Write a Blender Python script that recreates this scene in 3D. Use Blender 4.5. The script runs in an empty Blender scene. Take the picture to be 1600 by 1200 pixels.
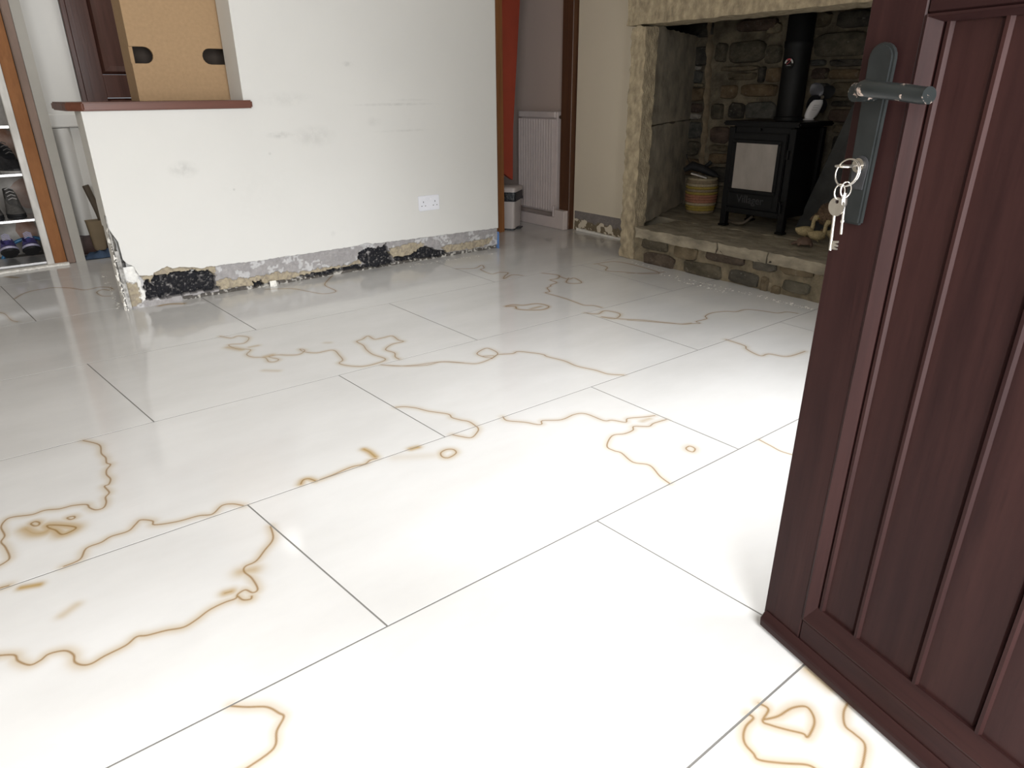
import bpy, bmesh, math, random
import numpy as np
from mathutils import Matrix, Vector
S = bpy.context.scene
C = S.collection
PI = math.pi
rnd = random.Random(7)

# ------------------------------------------------------------------ camera, world, light, exposure
FPX, PITCH, ROLL, YAW, CH = 1063.6, math.radians(23.234), math.radians(.429), math.radians(52.449), 1.0
RIGHT = Vector((math.sin(YAW), -math.cos(YAW), 0)); LEVEL = Vector((math.cos(YAW), math.sin(YAW), 0)); ZUP = Vector((0, 0, 1))
FWD = LEVEL*math.cos(PITCH) - ZUP*math.sin(PITCH)
UP0 = LEVEL*math.sin(PITCH) + ZUP*math.cos(PITCH)
CR = RIGHT*math.cos(ROLL) - UP0*math.sin(ROLL)
CU = RIGHT*math.sin(ROLL) + UP0*math.cos(ROLL)
CAM = Vector((0, 0, CH))
cam = bpy.data.cameras.new('camera')
cam.sensor_width = 36; cam.lens = FPX/1600*36; cam.clip_start = .02; cam.clip_end = 60
co = bpy.data.objects.new('camera', cam); C.objects.link(co)
co.matrix_world = Matrix(((CR.x, CU.x, -FWD.x, 0), (CR.y, CU.y, -FWD.y, 0), (CR.z, CU.z, -FWD.z, CH), (0, 0, 0, 1)))
S.camera = co
w = bpy.data.worlds.new('world'); S.world = w; w.use_nodes = True
w.node_tree.nodes['Background'].inputs[0].default_value = (.86, .93, 1, 1)
w.node_tree.nodes['Background'].inputs[1].default_value = .35
S.view_settings.view_transform = 'Standard'; S.view_settings.look = 'None'
S.view_settings.gamma = 1; S.view_settings.use_curve_mapping = False
S.view_settings.exposure = 0.0


def area(name, loc, rot, sx, sy, power, col, spread=180):
    l = bpy.data.lights.new(name, 'AREA'); l.shape = 'RECTANGLE'; l.size = sx; l.size_y = sy
    l.energy = power; l.color = col; l.spread = math.radians(spread)
    o = bpy.data.objects.new(name, l); C.objects.link(o); o.location = loc; o.rotation_euler = rot
    return o


# daylight through the open front door and front window (unseen); three added fill lamps
area('daylight_doorway', (.43, -.47, 1.0), (math.radians(82), 0, 0), .84, 1.95, 84, (.98, .99, 1))
area('left_floor_fill', (-.80, -.40, 1.40), (math.radians(62), 0, math.radians(-18)), .9, .9, 42, (.98, .99, 1), 140)  # added lamp with its own wall opening, brightens the left floor
area('daylight_front_window', (2.1, -.40, 1.55), (math.radians(46), 0, math.radians(12)), .9, .8, 21, (.98, .99, 1), 70)
area('kitchen_fill', (5.2, 6.44, 1.5), (math.radians(-90), 0, 0), .9, .9, 26, (1, .95, .90))  # added lamp to brighten the kitchen, no window modelled there
area('stair_fill', (1.6, 4.75, 2.2), (0, 0, 0), .7, .7, 11, (1, .98, .95))  # added lamp under the hall ceiling, lifts the hall walls


# ------------------------------------------------------------------ helpers
def ray(px, py):
    return FWD + CR*((px-800)/FPX) + CU*((600-py)/FPX)


def onp(px, py, p0, n):
    d = ray(px, py); p0 = Vector(p0); n = Vector(n)
    return CAM + d*(n.dot(p0-CAM)/n.dot(d))


def pz(px, py, z=0): return onp(px, py, (0, 0, z), (0, 0, 1))
def pY(px, py, y): return onp(px, py, (0, y, 0), (0, 1, 0))
def pX(px, py, x): return onp(px, py, (x, 0, 0), (1, 0, 0))


class MB:
    def __init__(s): s.v = []; s.f = []
    def add(s, vs, fs):
        b = len(s.v); s.v += [tuple(v) for v in vs]; s.f += [tuple(i+b for i in f) for f in fs]; return s
    def box(s, x0, y0, z0, x1, y1, z1):
        return s.add([(x0, y0, z0), (x1, y0, z0), (x1, y1, z0), (x0, y1, z0), (x0, y0, z1), (x1, y0, z1), (x1, y1, z1), (x0, y1, z1)],
                     [(3, 2, 1, 0), (4, 5, 6, 7), (0, 1, 5, 4), (1, 2, 6, 5), (2, 3, 7, 6), (3, 0, 4, 7)])
    def prism(s, poly, axis, a, b):
        def m(p, c): return {'x': (c, p[0], p[1]), 'y': (p[0], c, p[1]), 'z': (p[0], p[1], c)}[axis]
        n = len(poly)
        fs = [tuple(range(n))[::-1], tuple(range(n, 2*n))] + [(i, (i+1) % n, n+(i+1) % n, n+i) for i in range(n)]
        return s.add([m(p, a) for p in poly] + [m(p, b) for p in poly], fs)
    def tube(s, path, r, seg=10, sq=(1, 1), caps=True, closed=False):
        path = [Vector(p) for p in path]; n = len(path)
        rs = r if isinstance(r, (list, tuple)) else [r]*n
        t0 = (path[1]-path[0]).normalized()
        ref = Vector((0, 0, 1)) if abs(t0.z) < .9 else Vector((0, 1, 0))
        vs = []
        for i, p in enumerate(path):
            if closed: t = (path[(i+1) % n]-path[i-1]).normalized()
            else: t = (path[min(i+1, n-1)]-path[max(i-1, 0)]).normalized()
            a = t.cross(ref)
            if a.length < 1e-4: a = t.cross(Vector((1, 0, 0)))
            a.normalize(); b = a.cross(t)
            for k in range(seg):
                q = 2*PI*k/seg
                vs.append(p + a*(math.cos(q)*rs[i]*sq[0]) + b*(math.sin(q)*rs[i]*sq[1]))
        fs = []
        for i in range(n if closed else n-1):
            j = (i+1) % n
            for k in range(seg):
                l = (k+1) % seg
                fs.append((i*seg+k, j*seg+k, j*seg+l, i*seg+l))
        if caps and not closed: fs += [tuple(range(seg)), tuple(range((n-1)*seg, n*seg))[::-1]]
        return s.add(vs, fs)
    def lathe(s, prof, seg=20, c=(0, 0, 0)):
        vs = [(c[0]+r*math.cos(2*PI*k/seg), c[1]+r*math.sin(2*PI*k/seg), c[2]+z) for r, z in prof for k in range(seg)]
        fs = [(i*seg+k, i*seg+(k+1) % seg, (i+1)*seg+(k+1) % seg, (i+1)*seg+k) for i in range(len(prof)-1) for k in range(seg)]
        return s.add(vs, fs)
    def move(s, d): s.v = [(v[0]+d[0], v[1]+d[1], v[2]+d[2]) for v in s.v]; return s
    def xf(s, m): s.v = [tuple(m @ Vector(v)) for v in s.v]; return s
    def build(s, name, mat, parent=None, smooth=False, bevel=0, world=False, segs=1):
        v = s.v
        if world and parent is not None:
            l = parent['_w']; v = [(a[0]-l[0], a[1]-l[1], a[2]-l[2]) for a in v]
        me = bpy.data.meshes.new(name); me.from_pydata(v, [], s.f); me.update()
        bm = bmesh.new(); bm.from_mesh(me)
        bmesh.ops.recalc_face_normals(bm, faces=bm.faces)
        if bevel:
            ed = [e for e in bm.edges if len(e.link_faces) == 2 and e.calc_face_angle(0) > .5]
            bmesh.ops.bevel(bm, geom=ed, offset=bevel, segments=segs, affect='EDGES', clamp_overlap=True)
        if smooth:
            for f in bm.faces: f.smooth = True
        bm.to_mesh(me); bm.free()
        if smooth: me.set_sharp_from_angle(angle=math.radians(50))
        me.materials.append(mat)
        o = bpy.data.objects.new(name, me); C.objects.link(o)
        if parent is not None: o.parent = parent
        o['_w'] = parent['_w'][:] if parent is not None else [0, 0, 0]
        return o


def tag(o, label=None, cat=None, group=None, kind=None):
    if label: o['label'] = label
    if cat: o['category'] = cat
    if group: o['group'] = group
    if kind: o['kind'] = kind
    return o


def thing(name, label, cat, loc=(0, 0, 0), rz=0, group=None, kind=None):
    o = bpy.data.objects.new(name, None); C.objects.link(o); o.empty_display_size = .05
    o.location = loc; o.rotation_euler = (0, 0, rz); o['_w'] = list(loc)
    return tag(o, label, cat, group, kind)


def struct(name, mb, mat, **k):
    return tag(mb.build(name, mat, **k), kind='structure')


def copy_tree(o, parent=None):
    c = o.copy(); C.objects.link(c); c.parent = parent
    for ch in o.children: copy_tree(ch, c)
    return c


def sm(path, k=6, closed=False):
    """Catmull-Rom smoothing of a polyline."""
    P = [Vector(p) for p in path]; n = len(P); out = []
    for i in range(n if closed else n-1):
        a, b, c, d = (P[(i-1) % n], P[i], P[(i+1) % n], P[(i+2) % n]) if closed else (P[max(i-1, 0)], P[i], P[i+1], P[min(i+2, n-1)])
        for j in range(k):
            t = j/k
            out.append(.5*((2*b)+(c-a)*t+(2*a-5*b+4*c-d)*t*t+(3*b-a-3*c+d)*t*t*t))
    if not closed: out.append(P[-1])
    return out


# ------------------------------------------------------------------ materials
class NT:
    def __init__(s, name):
        s.m = bpy.data.materials.new(name); s.m.use_nodes = True; s.t = s.m.node_tree; s.N = s.t.nodes; s.b = s.N['Principled BSDF']
        s.co = s.N.new('ShaderNodeTexCoord').outputs['Object']
    def n(s, typ, **k):
        x = s.N.new(typ)
        for a, v in k.items(): setattr(x, a, v)
        return x
    def l(s, a, b): s.t.links.new(a, b)
    def put(s, inp, v):
        if hasattr(v, 'is_output'): s.l(v, inp)
        elif isinstance(v, (tuple, list)) and len(v) == 3 and inp.type == 'RGBA': inp.default_value = (*v, 1)
        else: inp.default_value = v
    def noise(s, scale, detail=4, stretch=(1, 1, 1), rough=.55, co=None):
        mp = s.n('ShaderNodeMapping'); s.l(co or s.co, mp.inputs[0]); mp.inputs['Scale'].default_value = stretch
        x = s.n('ShaderNodeTexNoise'); s.l(mp.outputs[0], x.inputs[0]); x.inputs['Scale'].default_value = scale
        x.inputs['Detail'].default_value = detail; x.inputs['Roughness'].default_value = rough
        return x.outputs['Fac']
    def ramp(s, fac, stops):
        r = s.n('ShaderNodeValToRGB'); s.put(r.inputs[0], fac); e = r.color_ramp.elements
        while len(e) < len(stops): e.new(.5)
        for x, (p, c) in zip(e, stops): x.position = p; x.color = (*c, 1) if len(c) == 3 else c
        return r.outputs[0]
    def rng(s, v, a, b, c=0, d=1):
        m = s.n('ShaderNodeMapRange'); s.put(m.inputs[0], v)
        for i, q in enumerate((a, b, c, d)): m.inputs[i+1].default_value = q
        m.clamp = True
        return m.outputs[0]
    def mix(s, f, a, b, bt='MIX'):
        m = s.n('ShaderNodeMix', data_type='RGBA', blend_type=bt)
        s.put(m.inputs[0], f); s.put(m.inputs[6], a); s.put(m.inputs[7], b)
        return m.outputs[2]
    def math(s, op, a, b=0):
        m = s.n('ShaderNodeMath', operation=op); s.put(m.inputs[0], a); s.put(m.inputs[1], b); return m.outputs[0]
    def bump(s, h, strength=.3, dist=.01):
        b = s.n('ShaderNodeBump'); b.inputs['Strength'].default_value = strength; b.inputs['Distance'].default_value = dist
        s.put(b.inputs['Height'], h); s.l(b.outputs[0], s.b.inputs['Normal'])
    def fin(s, col, rough=.6, metal=0, spec=.5):
        s.put(s.b.inputs['Base Color'], col); s.put(s.b.inputs['Roughness'], rough); s.b.inputs['Metallic'].default_value = metal
        s.b.inputs['Specular IOR Level'].default_value = spec
        return s.m


def M(name, col, rough=.6, var=.15, scale=12, bump=0, metal=0, stretch=(1, 1, 1), spec=.5, col2=None, dist=.004):
    t = NT(name); f = t.noise(scale, 5, stretch)
    a = tuple(max(0, c*(1-var)) for c in col); b = col2 or tuple(min(1, c*(1+var)) for c in col)
    c = t.ramp(f, [(.3, a), (.7, b)])
    if bump: t.bump(t.noise(scale*3, 6, stretch), bump, dist)
    return t.fin(c, rough, metal, spec)


def wood(name, dark, light, axis='z', rough=.4, scale=22, spec=.5, st=.06):
    t = NT(name); k = {'x': (st, 1, 1), 'y': (1, st, 1), 'z': (1, 1, st)}[axis]
    f = t.noise(scale, 6, k, .65); g = t.noise(scale*5, 3, k)
    c = t.ramp(f, [(.3, dark), (.72, light)])
    c = t.mix(t.rng(g, .55, .8, 0, .45), c, tuple(x*.6 for x in dark))
    t.bump(g, .12, .002)
    return t.fin(c, rough, 0, spec)


def stonemat(name, cols, scale=9, bump=.6, rough=.9):
    """stone with per-object tint"""
    t = NT(name); oi = t.n('ShaderNodeObjectInfo')
    f = t.noise(scale, 8, (1, 1, 1.6), .65)
    r = t.n('ShaderNodeValToRGB'); t.l(oi.outputs['Random'], r.inputs[0]); e = r.color_ramp.elements
    r.color_ramp.interpolation = 'CONSTANT'
    while len(e) < len(cols): e.new(.5)
    for i, c in enumerate(cols): e[i].position = i/len(cols); e[i].color = (*c, 1)
    c = t.mix(t.rng(f, .3, .75), t.mix(.55, r.outputs[0], (0, 0, 0)), t.mix(.12, r.outputs[0], (.5, .42, .3)))
    c = t.mix(t.rng(t.noise(60, 3), .62, .75, 0, .25), c, (.4, .38, .33))
    t.bump(f, bump, .02)
    return t.fin(c, rough, 0, .25)


# --- tile: vein print painted from world-space polylines into a mask made here
VR = (-1.0, -.4, 3.5, 5.3); VS = .002
VW, VH = int((VR[2]-VR[0])/VS), int((VR[3]-VR[1])/VS)
line = np.zeros((VH, VW), np.float32); halo = np.zeros((VH, VW), np.float32)


def vein(px, wd=.0026, hal=.02, hs=.3, closed=False, strength=1.0):
    hs = min(.95, hs*1.35); hal *= 1.15; wd = min(wd, .0026)
    P = sm([pz(x, y) for x, y in px], 5, closed)
    if closed: P.append(P[0])
    pad = hal*2.2
    for a, b in zip(P[:-1], P[1:]):
        x0, x1 = min(a.x, b.x)-pad, max(a.x, b.x)+pad; y0, y1 = min(a.y, b.y)-pad, max(a.y, b.y)+pad
        i0, i1 = max(0, int((x0-VR[0])/VS)), min(VW, int((x1-VR[0])/VS)+1)
        j0, j1 = max(0, int((y0-VR[1])/VS)), min(VH, int((y1-VR[1])/VS)+1)
        if i1 <= i0 or j1 <= j0: continue
        X = VR[0]+(np.arange(i0, i1)+.5)*VS; Y = VR[1]+(np.arange(j0, j1)+.5)*VS
        X, Y = np.meshgrid(X, Y)
        dx, dy = b.x-a.x, b.y-a.y; L = dx*dx+dy*dy+1e-12
        t = np.clip(((X-a.x)*dx+(Y-a.y)*dy)/L, 0, 1)
        d = np.hypot(X-a.x-t*dx, Y-a.y-t*dy)
        l = np.clip(1.25-d/wd, 0, 1)*strength; h = np.exp(-(d/hal)**2*2.5)*hs
        line[j0:j1, i0:i1] = np.maximum(line[j0:j1, i0:i1], l)
        halo[j0:j1, i0:i1] = np.maximum(halo[j0:j1, i0:i1], h)


def c2(o, k, pts): return [(o[0]+x/k, o[1]+y/k) for x, y in pts]


cA = (0, 660); kA = 3      # crops of the photograph the veins were traced in
vein(c2(cA, kA, [(390, 85), (465, 105), (475, 145), (495, 165), (500, 190), (518, 198), (500, 222), (500, 245), (518, 265), (510, 290), (490, 300), (512, 328), (495, 350), (498, 375), (485, 400), (450, 410), (420, 400), (405, 385), (340, 390), (280, 405), (210, 412), (150, 432), (70, 442), (30, 455), (5, 490), (22, 530), (5, 560), (25, 585), (45, 632), (25, 655), (-20, 680)]), hs=.34)
vein(c2(cA, kA, [(145, 475), (165, 465), (185, 470), (180, 482), (160, 485)]), hs=.5, closed=True)
vein(c2(cA, kA, [(315, 447), (345, 440), (350, 448), (330, 455)]), hs=.4, closed=True)
vein(c2(cA, kA, [(225, 482), (300, 483), (355, 492), (335, 510), (290, 525), (260, 505), (230, 495)]), hs=.6, hal=.03, closed=True)
vein(c2(cA, kA, [(120, 500), (160, 520), (210, 515), (240, 490)]), hs=.6, hal=.032, strength=.2)
vein(c2(cA, kA, [(300, 675), (375, 642), (405, 590), (475, 562), (520, 535), (600, 510), (635, 478), (660, 457), (715, 462), (725, 480), (830, 465), (930, 438), (995, 430), (1040, 390), (1090, 382), (1140, 390)]), hs=.34)
vein(c2(cA, kA, [(-30, 785), (40, 765)]), hs=.4)
vein(c2(cA, kA, [(100, 775), (185, 760)]), hs=.75, hal=.016, strength=.1)
vein(c2(cA, kA, [(290, 905), (360, 855)]), hs=.35, hal=.018, strength=0)
vein(c2(cA, kA, [(1268, 488), (1280, 545), (1240, 600), (1200, 650), (1150, 675), (1145, 700), (1180, 730), (1208, 780), (1185, 798), (1150, 785), (1115, 805), (1105, 825), (1050, 845), (980, 880), (920, 925), (860, 960), (780, 975), (690, 998), (640, 1005), (590, 1045), (490, 1095), (430, 1130), (385, 1137), (350, 1122), (345, 1090), (305, 1070), (230, 1085), (190, 1115), (140, 1137), (85, 1118), (65, 1090), (-30, 1095)]), wd=.0030, hs=.38)
vein(c2(cA, kA, [(1115, 815), (1140, 832), (1175, 828), (1180, 815)]), hs=.45)
vein(c2(cA, kA, [(1055, 800), (1085, 792)]), hs=.6, strength=.5)
vein(c2(cA, kA, [(1130, 700), (1190, 690)]), hs=.5, strength=.1, hal=.03)
cB = (320, 480); kB = 4
vein(c2(cB, kB, [(95, 182), (165, 193), (210, 180), (275, 190), (245, 225), (150, 235), (200, 260), (285, 265), (262, 295), (300, 312), (375, 315), (400, 340), (440, 340), (460, 325), (400, 310), (460, 298), (520, 300), (590, 295), (625, 270), (595, 262), (620, 278), (700, 285), (800, 268), (840, 300), (862, 330), (840, 350), (890, 365), (980, 370), (1060, 355), (1130, 325), (1050, 295), (1010, 265), (990, 238), (950, 215), (985, 200), (1020, 180), (1060, 200), (1110, 192), (1170, 180), (1210, 205), (1240, 215), (1170, 232), (1130, 265), (1185, 285), (1190, 310), (1215, 325)]), hs=.36)
vein(c2(cB, kB, [(150, 250), (230, 265)]), hs=.6, strength=0, hal=.03)
vein(c2(cB, kB, [(380, 310), (420, 300)]), hs=.6, strength=0, hal=.03)
vein(c2(cB, kB, [(370, 395), (460, 398)]), hs=.3, strength=.1)
vein(c2(cB, kB, [(755, 222), (780, 222)]), hs=.3, strength=0)
vein(c2(cB, kB, [(280, 250), (330, 240)]), hs=.45, strength=.2)
vein(c2(cB, kB, [(1195, 625), (1250, 622), (1320, 630), (1400, 650), (1520, 668), (1545, 690), (1600, 705), (1650, 715), (1690, 740), (1710, 760), (1700, 785), (1665, 815), (1600, 808), (1545, 796)]), hs=.3)
vein(c2(cB, kB, [(1475, 910), (1510, 890), (1555, 890), (1570, 912), (1525, 940), (1485, 935)]), hs=.4, closed=True)
vein(c2(cB, kB, [(995, 888), (1030, 905), (1065, 935)]), hs=.9, hal=.02, strength=.5)
vein(c2(cB, kB, [(1075, 945), (1035, 955), (1000, 980), (930, 995), (875, 1015), (800, 1048), (720, 1078)]), hs=.4)
vein(c2(cB, kB, [(600, 1105), (615, 1080), (650, 1072), (690, 1085)]), hs=.6)
vein(c2(cB, kB, [(1290, 885), (1330, 875)]), hs=.7, strength=.2)
vein(c2(cB, kB, [(1190, 940), (1460, 925)]), hs=.16, strength=0, hal=.03)
vein(c2(cB, kB, [(1100, 360), (1210, 368), (1330, 360), (1400, 350), (1500, 340), (1620, 348)]), hs=.25)
cD = (560, 520); kD = 3.077
vein(c2(cD, kD, [(120, 155), (230, 160), (330, 155), (400, 140), (500, 145), (575, 147), (640, 122), (610, 118), (570, 100), (610, 75), (640, 80), (670, 100), (640, 125), (670, 105), (740, 100), (770, 90), (850, 98), (890, 105), (910, 115), (990, 135), (1050, 160), (1140, 180), (1200, 198), (1275, 203)]), hs=.26)
vein(c2(cD, kD, [(595, 113), (650, 110)]), hs=.3)
vein(c2(cD, kD, [(695, 403), (715, 422), (800, 430), (860, 441), (882, 438), (886, 422), (975, 418), (1040, 392), (1095, 390), (1180, 422), (1220, 420), (1285, 430), (1295, 412), (1370, 405), (1425, 398)]), hs=.26)
vein(c2(cD, kD, [(1480, 417), (1420, 435), (1395, 450), (1325, 450), (1320, 468), (1280, 485), (1220, 495), (1195, 545), (1230, 567), (1265, 578), (1320, 622), (1400, 637), (1450, 690), (1497, 725)]), hs=.26)
vein(c2(cD, kD, [(1365, 425), (1400, 412)]), hs=.35, strength=.1)
vein([(1072, 700), (1078, 697), (1086, 701), (1083, 706), (1075, 704)], hs=.3, closed=True)
cE = (680, 390); kE = 4
vein(c2(cE, kE, [(130, 120), (245, 117), (290, 97), (305, 115), (285, 125), (350, 152), (400, 142), (455, 145), (435, 165), (430, 182), (480, 158), (545, 162)]), hs=.26, hal=.016)
vein(c2(cE, kE, [(670, 147), (770, 160), (765, 180), (720, 190), (760, 205), (725, 220), (720, 230), (700, 240), (715, 262), (690, 270), (760, 290), (820, 308), (880, 330), (930, 347), (990, 350), (1040, 362)]), hs=.3, hal=.016)
vein(c2(cE, kE, [(770, 165), (830, 185), (870, 178), (915, 205), (870, 212), (820, 205), (835, 178)]), hs=.3, hal=.016)
vein(c2(cE, kE, [(440, 355), (485, 345), (550, 348), (640, 338), (710, 355), (670, 375), (570, 377), (510, 370), (500, 355)]), hs=.4, hal=.018, closed=True)
vein(c2(cE, kE, [(600, 370), (660, 355)]), hs=.4, strength=.4)
vein(c2(cE, kE, [(935, 395), (1015, 402), (1060, 382), (1140, 395), (1155, 412), (1120, 432), (1040, 420), (1180, 435), (1290, 440), (1400, 452), (1480, 460), (1540, 465), (1600, 460)]), hs=.28)
vein(c2(cE, kE, [(995, 90), (1120, 75), (1250, 98), (1400, 145), (1300, 150), (1180, 140), (1070, 132), (1075, 110), (1020, 92)]), hs=.26, hal=.014)
cF = (980, 380); kF = 5
vein(c2(cF, kF, [(0, 600), (240, 618), (430, 632), (510, 628), (570, 625), (540, 612), (620, 590), (610, 570), (660, 545), (770, 532), (850, 535), (930, 518), (1050, 528), (1170, 545), (1250, 537), (1330, 548)]), hs=.22, hal=.014)
vein(c2(cF, kF, [(770, 752), (915, 800), (930, 825), (990, 860), (1050, 880), (1110, 865), (1250, 885), (1390, 845)]), hs=.26)
vein(c2(cF, kF, [(0, 235), (170, 232), (290, 225)]), hs=.22, hal=.014)
vein([(1186, 687), (1205, 697), (1220, 705), (1240, 711)], hs=.22)
cG = (120, 900); kG = 3.2
vein(c2(cG, kG, [(770, 650), (850, 655), (950, 655), (1010, 685), (1035, 705), (1000, 775), (995, 840), (960, 885), (850, 960), (760, 1010)]), wd=.0026, hs=.34)
cH = (860, 880); kH = 2.759
vein(c2(cH, kH, [(855, 652), (875, 668), (845, 700), (832, 740), (840, 780), (875, 820), (900, 848), (1000, 862), (1110, 870), (1160, 900)]), wd=.0026, hs=.4)
vein(c2(cH, kH, [(915, 675), (980, 660), (1040, 625), (1100, 618), (1130, 650), (1138, 690), (1120, 735), (1105, 750), (1090, 735), (1020, 718), (950, 698), (915, 680), (940, 630), (900, 605)]), wd=.0026, hs=.42)
vein(c2(cH, kH, [(1290, 590), (1265, 640), (1270, 700), (1310, 735), (1355, 780), (1350, 850), (1335, 900)]), wd=.0026, hs=.38)
vein(c2(cH, kH, [(1110, 460), (1160, 500), (1210, 540)]), wd=.003, hs=.5, strength=.2)
cI = (0, 400); kI = 4
vein(c2(cI, kI, [(90, 268), (140, 238), (200, 218), (260, 208), (330, 198), (440, 200), (530, 212), (620, 195), (690, 198), (700, 215), (640, 210), (605, 228), (640, 250), (690, 250)]), hs=.26, hal=.016)
vein(c2(cI, kI, [(-20, 350), (30, 362), (70, 400), (110, 412)]), hs=.3)
vein(c2(cI, kI, [(1000, 310), (1060, 300), (1140, 298)]), hs=.8, hal=.025, strength=.1)
vein(c2(cI, kI, [(40, 130), (110, 135)]), hs=.5, hal=.02, strength=.1)
vein([(415, 452), (455, 451), (480, 455), (505, 459), (525, 455), (508, 446), (512, 438), (520, 430)], hs=.26, hal=.016)
img = bpy.data.images.new('vein_print', VW, VH, float_buffer=False); img.colorspace_settings.name = 'Non-Color'
buf = np.ones((VH, VW, 4), np.float32); buf[..., 0] = line; buf[..., 1] = np.clip(halo, 0, 1); buf[..., 2] = 0
img.pixels.foreach_set(buf.ravel()); img.update(); img.pack()

t = NT('marble_tile')
mp = t.n('ShaderNodeMapping'); t.l(t.co, mp.inputs[0])
mp.inputs['Scale'].default_value = (1/(VR[2]-VR[0]), 1/(VR[3]-VR[1]), 1)
mp.inputs['Location'].default_value = (-VR[0]/(VR[2]-VR[0]), -VR[1]/(VR[3]-VR[1]), 0)
ti = t.n('ShaderNodeTexImage'); ti.image = img; ti.extension = 'CLIP'; t.l(mp.outputs[0], ti.inputs[0])
sp = t.n('ShaderNodeSeparateColor'); t.l(ti.outputs[0], sp.inputs[0])
base = t.ramp(t.noise(1.6, 5, (1, 2.2, 1), .6), [(.35, (.545, .54, .53)), (.65, (.60, .597, .59))])
base = t.mix(sp.outputs[1], base, (.36, .245, .095))
base = t.mix(t.math('MULTIPLY', sp.outputs[0], .85), base, (.20, .105, .022))
TILE = t.fin(base, .11, 0, .5)
GROUT = M('grout', (.10, .095, .085), .9, .1, 40)
t = NT('floor_under'); FLOORB = t.fin((.16, .155, .145), .9)

# --- painted plaster with scuffs
def plaster(name, col, scuffs=(), rough=.75, tint=(.30, .30, .29)):
    t = NT(name)
    c = t.ramp(t.noise(1.3, 4), [(.3, tuple(x*.95 for x in col)), (.7, col)])
    c = t.mix(t.rng(t.noise(7, 6, (1, 1, 1), .7), .62, .8, 0, .10), c, (.5, .49, .45))
    dn = t.noise(28, 6, (1, 1, 1), .7)
    for (p, r, s) in scuffs:
        s *= .55
        mp = t.n('ShaderNodeMapping', vector_type='TEXTURE'); t.l(t.co, mp.inputs[0])
        mp.inputs['Location'].default_value = p; mp.inputs['Scale'].default_value = (r[0], 1, r[1])
        v = t.n('ShaderNodeVectorMath', operation='LENGTH'); t.l(mp.outputs[0], v.inputs[0])
        f = t.math('MULTIPLY', t.rng(v.outputs['Value'], 1, .25, 0, s), t.rng(dn, .38, .6, .15, 1))
        c = t.mix(f, c, tint)
    t.bump(t.noise(9, 5), .08, .01)
    return t.fin(c, rough, 0, .3)


WY = 3.80
def sc(px, py, wpx, hpx, s):
    p = pY(px, py, WY); q = pY(px+wpx, py, WY); r_ = pY(px, py+hpx, WY)
    return (tuple(p), (abs(q.x-p.x), abs(r_.z-p.z)), s)
PAINT = plaster('painted_wall', (.67, .665, .64), [
    sc(286, 265, 28, 16, .55), sc(437, 211, 24, 7, .7), sc(490, 213, 38, 20, .38), sc(448, 155, 48, 14, .25), sc(542, 100, 11, 5, .55),
    sc(618, 163, 75, 3, .5), sc(630, 204, 52, 2.5, .35), sc(583, 190, 14, 9, .3), sc(365, 296, 2.5, 2.5, 1.0), sc(421, 240, 3, 3, .6),
    sc(640, 156, 35, 2.5, .3), sc(520, 366, 5, 7, .3), sc(400, 300, 70, 60, .08)])
PAINT2 = plaster('painted_hall', (.72, .71, .68))
PAINT3 = plaster('alcove_paint', (.70, .63, .51))
PINK = plaster('kitchen_paint', (.55, .44, .39))
CEIL = M('ceiling_paint', (.42, .37, .31), .8, .02, 3)
GREYPL = M('bare_grey_plaster', (.40, .39, .36), .9, .2, 10, .2)


def vcol_mat(name):
    t = NT(name); a = t.n('ShaderNodeVertexColor', layer_name='print')
    n1 = t.noise(35, 7, (1, 1, 1), .7); n2 = t.noise(120, 4, (1, 1, 1), .6)
    c = t.mix(t.rng(n1, .35, .7, 0, .45), a.outputs[0], t.mix(.6, a.outputs[0], (0, 0, 0)))
    c = t.mix(t.rng(n2, .6, .72, 0, .35), c, (.62, .6, .56))
    t.bump(n1, .5, .012)
    return t.fin(c, .85, 0, .35)


PLINTH = vcol_mat('broken_render')
STONE = M('dressed_stone', (.37, .305, .205), .9, .38, 26, .8, stretch=(1, 1, .6), dist=.012)
STONE_D = M('sooty_block', (.40, .35, .27), .9, .40, 7, .5, dist=.01)
SLABM = M('hearth_slab_stone', (.27, .235, .175), .85, .4, 18, .5, stretch=(1, .5, 1), dist=.01)
RUB = stonemat('rubble_stone', [(.10, .085, .06), (.14, .11, .07), (.075, .070, .060), (.17, .13, .08), (.09, .065, .05), (.11, .10, .075)])
RUBB = stonemat('niche_stone', [(.10, .088, .065), (.155, .125, .083), (.05, .047, .044), (.19, .13, .075), (.10, .065, .054), (.11, .112, .105)])
MORT = M('mortar', (.20, .165, .11), .95, .35, 16, .7, dist=.015)
MORTD = M('niche_mortar', (.165, .138, .097), .95, .5, 9, .8, dist=.02)
WHITEP = M('white_plaster_crumb', (.80, .78, .73), .9, .1, 60, .3)
BLACK = M('stove_black', (.0045, .0045, .005), .5, .3, 30, .05, spec=.18)
BLACK2 = M('flue_black', (.006, .006, .0065), .55, .3, 30, .05, spec=.25)
SOOT = M('soot', (.012, .011, .010), .95, .3, 10)
CHROME = M('polished_metal', (.62, .60, .57), .25, .08, 40, 0, 1)
KEYM = M('key_steel', (.60, .57, .52), .38, .1, 60, 0, 1)
GREYMET = M('galvanised_metal', (.45, .45, .45), .4, .2, 30, 0, .8)
SHELFM = M('shelf_metal', (.62, .62, .62), .35, .1, 30, 0, .6)
WHITEPL = M('white_plastic', (.80, .80, .80), .35, .03, 10)
SOCK = M('socket_plastic', (.76, .77, .82), .35, .03, 10)
DARK = M('dark_hole', (.02, .02, .02), .9, .1, 10)
BINW = M('bin_plastic', (.52, .47, .45), .4, .06, 8)
BAG = M('bin_liner', (.018, .022, .028), .25, .5, 25, .6, dist=.01)
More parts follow.
